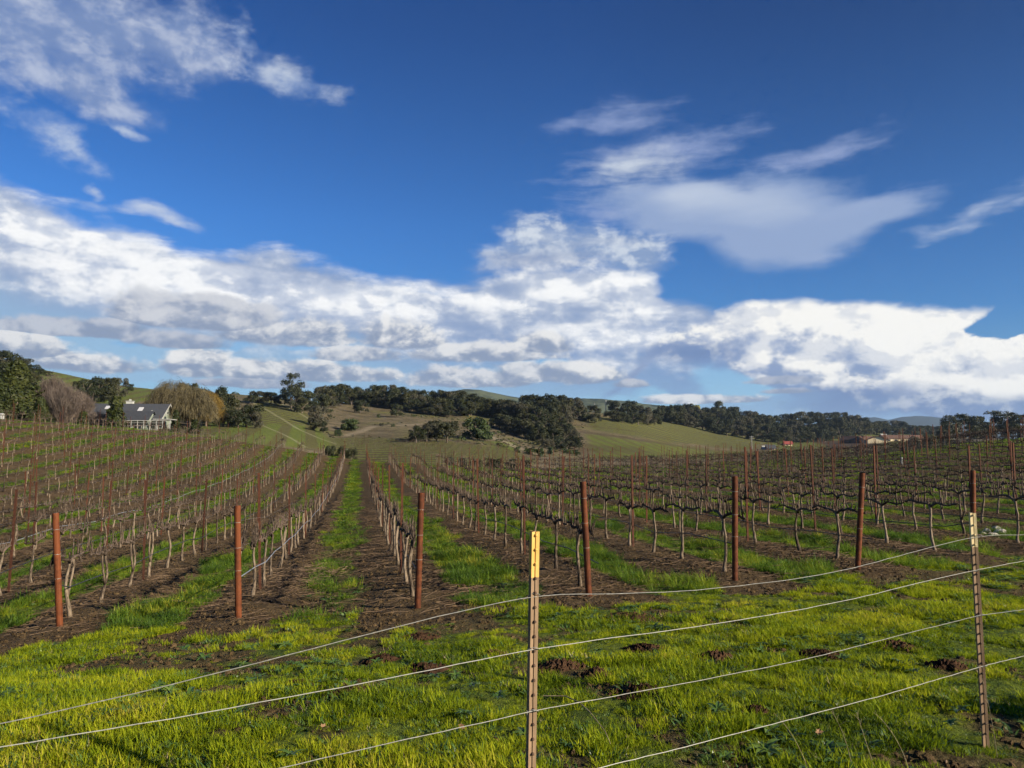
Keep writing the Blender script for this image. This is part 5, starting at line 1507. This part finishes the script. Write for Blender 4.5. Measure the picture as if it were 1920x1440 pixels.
def wood(xs, base, top, n_rows, label, group, size=(30, 46), hpx=(24, 38), seed=1, kinds=('oak',)):
    r = random.Random(seed)
    for j in range(n_rows):
        f = j / max(1, n_rows - 1)
        x = xs[0] + r.uniform(0, 10); nn_ = 0
        while x < xs[1]:
            b = np.interp(x, base[0], base[1]) + 2; t = np.interp(x, top[0], top[1])
            w = r.uniform(*size); h = r.uniform(*hpx)
            # rear rows first: the foot of a tree sits a crown's height below its top
            tp = t + (b - h * .8 - t) * f + r.uniform(-3, 4)
            py = min(b, tp + h * r.uniform(.95, 1.2))
            row_n = ['skyline', 'front'][j] if n_rows == 2 else ['skyline', 'middle', 'front'][j] if n_rows == 3 else ['skyline', 'upper middle', 'lower middle', 'front'][j]
            nn_ += 1
            tree(r.choice(kinds), x, py, tp, w, '%s dark oak from left, %s row of the %s' % (ORD[nn_ - 1], row_n, label), group)
            x += w * r.uniform(.36, .60)
wood((600, 860), ([600, 640, 680, 720, 760, 800, 860], [765, 758, 757, 762, 768, 775, 782]), ([600, 630, 660, 700, 740, 780, 860], [724, 718, 718, 722, 715, 730, 726]), 3, 'wood along the central ridge', 'oak wood along the central ridge', (30, 46), (26, 36), 2)
wood((860, 1085), ([860, 900, 940, 1000, 1050, 1085], [778, 776, 782, 795, 795, 785]), ([860, 885, 920, 960, 1000, 1030, 1060, 1085], [728, 736, 745, 746, 736, 733, 740, 752]), 4, 'thick wood right of centre', 'oak wood right of the centre', (30, 48), (28, 38), 3)
wood((935, 1080), ([935, 980, 1020, 1060, 1080], [800, 815, 838, 842, 840]), ([935, 980, 1020, 1080], [775, 785, 785, 790]), 3, 'trees running down to the valley', 'trees running down to the valley', (30, 44), (26, 36), 4)
wood((1090, 1125), ([1090, 1130], [785, 795]), ([1090, 1130], [757, 765]), 2, 'group right of the central wood', 'oaks on the right shoulder', (24, 32), (18, 24), 5)
wood((1148, 1240), ([1148, 1200, 1240], [788, 795, 795]), ([1148, 1180, 1210, 1240], [750, 752, 760, 770]), 2, 'grove above the green bowl', 'grove above the green bowl', (26, 40), (26, 32), 6)
wood((1242, 1650), ([1242, 1300, 1360, 1400, 1450, 1500, 1560, 1600, 1650], [788, 800, 815, 820, 828, 830, 826, 815, 812]), ([1242, 1290, 1330, 1350, 1400, 1450, 1500, 1560, 1600, 1650], [760, 758, 762, 756, 768, 774, 770, 770, 778, 794]), 4,
     'long wood on the right hills', 'long oak wood on the right hills', (26, 42), (22, 32), 7)
wood((1655, 1780), ([1655, 1780], [815, 816]), ([1655, 1700, 1740, 1780], [786, 792, 795, 798]), 2, 'low hill behind the far buildings', 'oaks behind the far buildings', (26, 40), (20, 26), 8)
tree('euc', 1351, 800, 750, 30, 'ragged-topped tree rising over the right wood', var=3)
tree('yellow', 1303, 785, 757, 30, 'tree with yellow bloom on the skyline of the right wood')
tree('yellow', 1287, 790, 760, 22, 'greenish tree left of the yellow blooming one')
# ---- eucalyptus grove at the right edge
for i, (px, tp, w, Y, lab) in enumerate([(1783, 776, 42, 300, 'leftmost eucalyptus of the grove at the right edge'), (1806, 773, 44, 310, 'second eucalyptus from the left in the right edge grove'), (1830, 778, 40, 290, 'low eucalyptus between the second and the tall ones'),
        (1858, 768, 50, 320, 'tallest eucalyptus of the right edge grove'), (1885, 768, 50, 300, 'eucalyptus just right of the tallest one'), (1912, 774, 46, 290, 'eucalyptus at the right edge of the picture'), (1945, 778, 50, 290, 'eucalyptus cut off by the right edge'),
        (1770, 792, 30, 280, 'small low eucalyptus at the left foot of the grove'), (1845, 790, 44, 270, 'low dark eucalyptus in front of the tallest one'), (1898, 792, 46, 262, 'low dark eucalyptus in front, near the right edge'), (1820, 796, 40, 265, 'low eucalyptus in front, middle of the grove')]):
    tree('euc', px, 815, tp, w, lab, 'eucalyptus grove at the right edge', Y=Y)
tree('bush', 1738, 826, 812, 26, 'pale shrub at the right end of the far buildings', Y=420)
tree('bush', 1716, 832, 818, 24, 'dark round bush before the far buildings', Y=400, var=1)

# ================================================================== buildings
M_wall = simple('sage_boards', (.19, .22, .18), (.25, .28, .23), 3, .8, .2, .1, .002)
M_white = simple('white_trim_paint', (.27, .27, .26), (.36, .36, .345), 3, .6, .3, .1, .002)
M_roof = simple('slate_shingle', (.030, .034, .042), (.055, .060, .070), 5, .8, .2, .4, .01)
M_glass = simple('dark_window_glass', (.015, .02, .025), (.03, .035, .04), 3, .15, .6, .05, .001)
M_chim = simple('pale_chimney', (.34, .36, .34), (.42, .43, .41), 3, .8, .2, .1, .004)
M_lens = simple('white_skylight', (.42, .43, .45), (.50, .51, .53), 3, .3, .5, .05, .001)
M_broof = simple('brown_tile_roof', (.090, .055, .042), (.140, .085, .065), 2, .9, .1, .4, .02)
M_cwall = simple('cream_render', (.60, .50, .32), (.68, .58, .40), 2, .9, .1, .2, .005)
M_bwall = simple('brown_wall', (.13, .055, .040), (.18, .08, .055), 2, .9, .1, .2, .005)
M_red = simple('red_roof', (.20, .045, .038), (.26, .06, .05), 2, .7, .3, .1, .002)
M_pink = simple('pink_wall', (.52, .34, .30), (.60, .40, .35), 2, .8, .2, .1, .002)
M_pole = simple('weathered_pole', (.10, .075, .055), (.17, .13, .10), 4, .9, .1, .3, .004)
M_conc = simple('white_mast', (.25, .25, .25), (.33, .33, .33), 4, .6, .3, .1, .002)
def gable(W_, D_, wall_h, rise, over=.5, t=.16):
    """walls and two roof slopes of a gabled block, ridge along X, origin at the middle of the base"""
    B = MB(); hx, hy = W_ / 2, D_ / 2
    B.add([(-hx, -hy, -1.5), (hx, -hy, -1.5), (hx, hy, -1.5), (-hx, hy, -1.5), (-hx, -hy, wall_h), (hx, -hy, wall_h), (hx, hy, wall_h), (-hx, hy, wall_h), (-hx, 0, wall_h + rise), (hx, 0, wall_h + rise)],
          [(0, 1, 5, 4), (2, 3, 7, 6), (1, 2, 6, 9, 5), (3, 0, 4, 8, 7), (0, 3, 2, 1)])
    slopes = []
    k = rise / hy
    for s_ in (-1, 1):
        S = MB(); e = hy + over; z1 = wall_h + rise + .03; z0 = z1 - k * e
        X = hx + over
        vs = [(-X, s_ * e, z0), (X, s_ * e, z0), (X, 0, z1), (-X, 0, z1)]
        vs += [(a, b, c + t) for a, b, c in vs]
        S.add(vs, [(0, 1, 2, 3), (7, 6, 5, 4), (0, 4, 5, 1), (1, 5, 6, 2), (2, 6, 7, 3), (3, 7, 4, 0)])
        slopes.append(S)
    return B, slopes
hY = 152.0
hp = at(247, 806, hY); hz = Hf(hp.x, hY)
top_ridge = ray(240, 761)[2] * (hY + 4.0)
house = empty('farmhouse', (hp.x, hY, hz), R(6))
tag(house, 'grey-green farmhouse with dark shingle roof behind the crest of the left vineyard', 'house')
HW, HD = 13.6, 8.6; eave = ray(240, 789)[2] * hY - hz + .25; rise = top_ridge - hz - eave
walls, sl = gable(HW, HD, eave, rise)
wall = walls.build('wall', M_wall, house)
for S in sl: S.build('roof', M_roof, house)
# barge boards on the gable end that faces right
for s_ in (-1, 1):
    B = MB(); X = HW / 2 + .52; e = HD / 2 + .5; z1 = eave + rise + .22; z0 = z1 - rise / (HD / 2) * e
    B.add([(X, s_ * e, z0 - .30), (X, 0, z1 - .30), (X, 0, z1), (X, s_ * e, z0), (X + .06, s_ * e, z0 - .30), (X + .06, 0, z1 - .30), (X + .06, 0, z1), (X + .06, s_ * e, z0)],
          [(0, 1, 2, 3), (7, 6, 5, 4), (0, 4, 5, 1), (3, 2, 6, 7), (0, 3, 7, 4), (1, 5, 6, 2)])
    B.build('barge_board', M_white, house)
B = MB(); B.box((-.8, .6, eave + rise + .25), (1.3, .8, .9)); ch = B.build('chimney', M_chim, house)
B = MB(); B.box((-.8, .6, eave + rise + .74), (1.5, 1.0, .10)); B.build('chimney_cap', M_white, ch)
B = MB(); B.box((-.8, .6, eave + rise + .95), (.35, .35, .36)); B.build('flue', M_chim, ch)
slope = rise / (HD / 2)
def on_roof(x, fy, w, d, name, mat, up=.24):
    y = -fy * HD / 2; z = eave + rise * (1 - fy) + up; B = MB()
    vs = [(x - w / 2, y - d / 2, z - slope * d / 2), (x + w / 2, y - d / 2, z - slope * d / 2), (x + w / 2, y + d / 2, z + slope * d / 2), (x - w / 2, y + d / 2, z + slope * d / 2)]
    vs = [(a, b, c - .06) for a, b, c in vs] + [(a, b, c + .06) for a, b, c in vs]
    B.add(vs, [(0, 3, 2, 1), (4, 5, 6, 7), (0, 1, 5, 4), (1, 2, 6, 5), (2, 3, 7, 6), (3, 0, 4, 7)]); return B.build(name, mat, house)
on_roof(2.2, .42, .9, 1.1, 'skylight', M_lens); on_roof(4.6, .55, .3, .3, 'roof_vent', M_chim); on_roof(-4.3, .30, .9, .8, 'skylight', M_lens)
# lower wing with a cross roof in front
W2, s2 = gable(7.6, 5.0, eave - .3, rise * .55, .4)
for S in [W2] + s2:
    S.v = [(a + 1.6, b - 4.4, c) for a, b, c in S.v]
W2.build('wall', M_wall, house)
for S in s2: S.build('roof', M_roof, house)
# gable windows and front windows
for (x, y, z, w, h_, side) in [(HW / 2 + .03, 0, eave + rise * .45, .5, .5, 'g'), (HW / 2 + .03, -2.0, eave - 1.4, 1.2, 1.3, 'g'), (HW / 2 + .03, 1.8, eave - 1.4, 1.2, 1.3, 'g'), (-5.2, -HD / 2 - .03, eave - 1.2, 1.2, 1.2, 'f'), (-3.4, -HD / 2 - .03, eave - 1.2, 1.2, 1.2, 'f'),
                               (-.2, -6.93, eave - 1.5, 1.3, 1.2, 'f'), (1.7, -6.93, eave - 1.5, 1.3, 1.2, 'f'), (3.8, -6.93, eave - 1.5, 1.3, 1.2, 'f')]:
    B = MB(); B.box((x, y, z), (.08, w + .24, h_ + .24) if side == 'g' else (w + .24, .08, h_ + .24)); f_ = B.build('window', M_white, house)
    B = MB(); B.box((x + (.03 if side == 'g' else 0), y - (.03 if side == 'f' else 0), z), (.08, w, h_) if side == 'g' else (w, .08, h_)); B.build('pane', M_glass, f_)
# white porch with railings and pergola posts
pg = empty('porch', (0, 0, 0)); pg.parent = house
B = MB(); B.box((3.6, -7.7, eave - .55), (11.0, 1.5, .10)); B.build('porch_roof', M_white, pg)
for i in range(10):
    B = MB(); B.box((-1.6 + i * 1.16, -8.35, (eave - .62) / 2 - .6), (.10, .10, eave - .62 + 1.2)); B.build('porch_post', M_white, pg)
for z_ in (.55, 1.05):
    B = MB(); B.box((3.6, -8.43, z_), (10.8, .05, .07)); B.build('railing', M_white, pg)
B = MB(); B.box((8.2, -4.5, eave - .2), (3.4, 5.0, .14)); B.build('pergola_top', M_white, pg)
for (x, y) in ((9.7, -6.8), (9.7, -2.2), (7.4, -6.8)):
    B = MB(); B.box((x, y, (eave - .3) / 2 - .6), (.14, .14, eave - .3 + 1.2)); B.build('pergola_post', M_white, pg)
# small white hut at the left edge
q = at(0, 786, 96.0); B = MB(); zq = Hf(q.x, 96.0)
hut = empty('white_box', (q.x, 96.0, zq)); b_, s_l = gable(.7, .6, 1.0, .12, .05, .04); b_.build('wall', M_white, hut); [S.build('roof', M_chim, hut) for S in s_l]
tag(hut, 'small white box at the left edge on the vineyard crest', 'box')

# far buildings, right
def farm(px, py, wpx, hpx, dpx, label, walls_, roofs_, Y=None, rz=0.0, name='winery_building', door=True):
    x, Y_ = (spot(px, py, 200) if Y is None else (ray(px, py)[0] * Y, Y))
    s_ = Y_ / F; z = max(Hf(x, Y_), ray(px, py)[2] * Y_ - 1)
    o = empty(name, (x, Y_, z), rz)
    b, sl_ = gable(wpx * s_, dpx * s_, hpx * s_ * .5, hpx * s_ * .5, .7, .3)
    b.build('wall', walls_, o)
    for S in sl_: S.build('roof', roofs_, o)
    n = max(2, int(wpx / 12))
    for i in range(n):
        B = MB(); B.box(((i + .5) / n * wpx * s_ - wpx * s_ / 2, -dpx * s_ / 2 - .05, hpx * s_ * .22), (wpx * s_ / n * .4, .14, hpx * s_ * .24)); B.build('window', M_glass, o)
    tag(o, label, 'building', 'far buildings at the right'); return o
farm(1600, 829, 40, 13, 22, 'far low building with a brown gable, leftmost of the group', M_bwall, M_broof, Y=560, rz=R(-55))
farm(1622, 829, 30, 12, 26, 'far building with a cream wall under a pale brown roof', M_cwall, M_broof, Y=556, rz=R(20))
farm(1643, 829, 26, 12, 34, 'far building whose bright cream gable end faces the camera', M_cwall, M_broof, Y=548, rz=R(75))
farm(1690, 829, 78, 12, 30, 'long far building with a wide brown roof', M_cwall, M_broof, Y=580, rz=R(4))
farm(1726, 830, 30, 10, 20, 'small far building with cream wall at the right end', M_cwall, M_broof, Y=560, rz=R(15))
farm(1656, 816, 8, 4, 6, 'tiny white shed above the far building roofs', M_white, M_white, Y=700, name='shed')
farm(1477, 839, 13, 7, 9, 'small barn with a bright red roof in the valley', M_cwall, M_red, Y=480, name='barn')
farm(1445, 846, 13, 8, 9, 'small pink-walled shed near the pond', M_pink, M_roof, Y=390, name='shed')
farm(1433, 845, 4, 6, 4, 'small white tank house left of the pink shed', M_white, M_white, Y=392, name='shed')
def pole(px, base, top, label, mat=M_pole, r=.16, arms=1, Y=None, name='utility_pole'):
    x, Y_ = spot(px, base) if Y is None else (ray(px, base)[0] * Y, Y)
    z = Hf(x, Y_); h = max(3, ray(px, top)[2] * Y_ - z)
    o = empty(name, (x, Y_, z)); B = MB(); B.tube([(0, 0, -.5), (0, 0, h)], [r * 1.2, r], 7); B.build('shaft', mat, o)
    for i in range(arms):
        B = MB(); B.box((0, 0, h - .6 - i * 1.1), (2.2, .14, .16)); B.build('crossarm', mat, o)
    tag(o, label, 'pole'); return o
pole(1265, 792, 777, 'wooden utility pole before the dark right wood', arms=1)
pole(1410, 842, 817, 'pale utility pole in the valley left of the pink shed', M_conc, .12, 2)
pole(1136, 764, 750, 'thin white mast on the skyline right of the centre', M_conc, .25, 0, name='mast')
pole(1115, 764, 755, 'lower thin mast left of the taller white one', M_conc, .12, 0, name='mast')
pole(1570, 815, 795, 'thin pole standing in the right wood', M_pole, .14, 0, name='mast')
# a pale grow tube hung on a far vine at right
q = at_ground(1692, 893, 20, 70); B = MB(); B.tube([(0, 0, .55), (0, 0, .95)], .05, 8); o = B.build('grow_tube', M_white, None, (q[0], q[1], Hf(*q))); tag(o, 'small white grow tube among the vines right of centre', 'tube')
# added bushes right of the camera, out of view, shading the lower right corner

for i, (x, y, sc, lab) in enumerate([(6.1, 1.25, .42, 'nearest of three bushes beside the photographer, outside the picture'), (7.7, 2.5, .46, 'middle of three bushes beside the photographer, outside the picture'), (9.5, 3.6, .50, 'farthest of three bushes beside the photographer, outside the picture')]):
    cm, tm, w0, h0 = KINDS['bush'][i % 3]; o = empty('round_bush', (x, y, Hf(x, y) - .05), i * 1.3)
    for me in (cm, tm):
        c = link(bpy.data.objects.new(me.name.split('.')[0], me)); c.parent = o; c.scale = (sc, sc, sc * .95)
    tag(o, lab, 'shrub', 'unseen bushes that shade the lower right corner')

# low scrub and rank grass on the far slopes
SCR = store('scrub_sources')
for i in range(5):
    g_ = np.random.RandomState(400 + i)
    V_, Q_ = leaf_cloud(g_.uniform(-.35, .35, (5, 3)) * [1, 1, .3] + [0, 0, .22], g_.uniform(.22, .36, 5), 90, .10, g_)
    put(SCR, 'scrub_source', np_mesh('scrub_source', V_, Q_, [OAKS[1], OAKS[2], M_bush, OAKS[2], M_dryscrub][i]))
n_ = 16000
Y_ = rs.uniform(112, 520, n_); X_ = Y_ * rs.uniform(-.70, .62, n_)
gg = fbm(X_, Y_, .035, 4, 61) + rs.rand(n_) * .35
kp = gg > .72
px_, py_ = to_px(X_, Y_, H(X_, Y_))
for poly in ([(620, 822), (800, 822), (940, 838), (1010, 862), (980, 880), (620, 880)], [(395, 745), (560, 760), (600, 800), (640, 840), (380, 840)], [(-400, 600), (60, 690), (300, 725), (300, 812), (-400, 812)], [(1100, 780), (1250, 790), (1440, 826), (1400, 862), (1100, 862)]):
    kp &= ~inside(px_, py_, poly)
X_, Y_ = X_[kp], Y_[kp]; n_ = len(X_)
scatter('hillside_scrub', 'low scrub and rank dry tufts dotted over the brown hillsides', np.c_[X_, Y_, H(X_, Y_) - .05], np.c_[np.zeros(n_), np.zeros(n_), rs.uniform(0, 6.28, n_)], rs.uniform(.4, 1.0, n_) * (1 + 1.6 * (rs.rand(n_) > .95)), SCR)
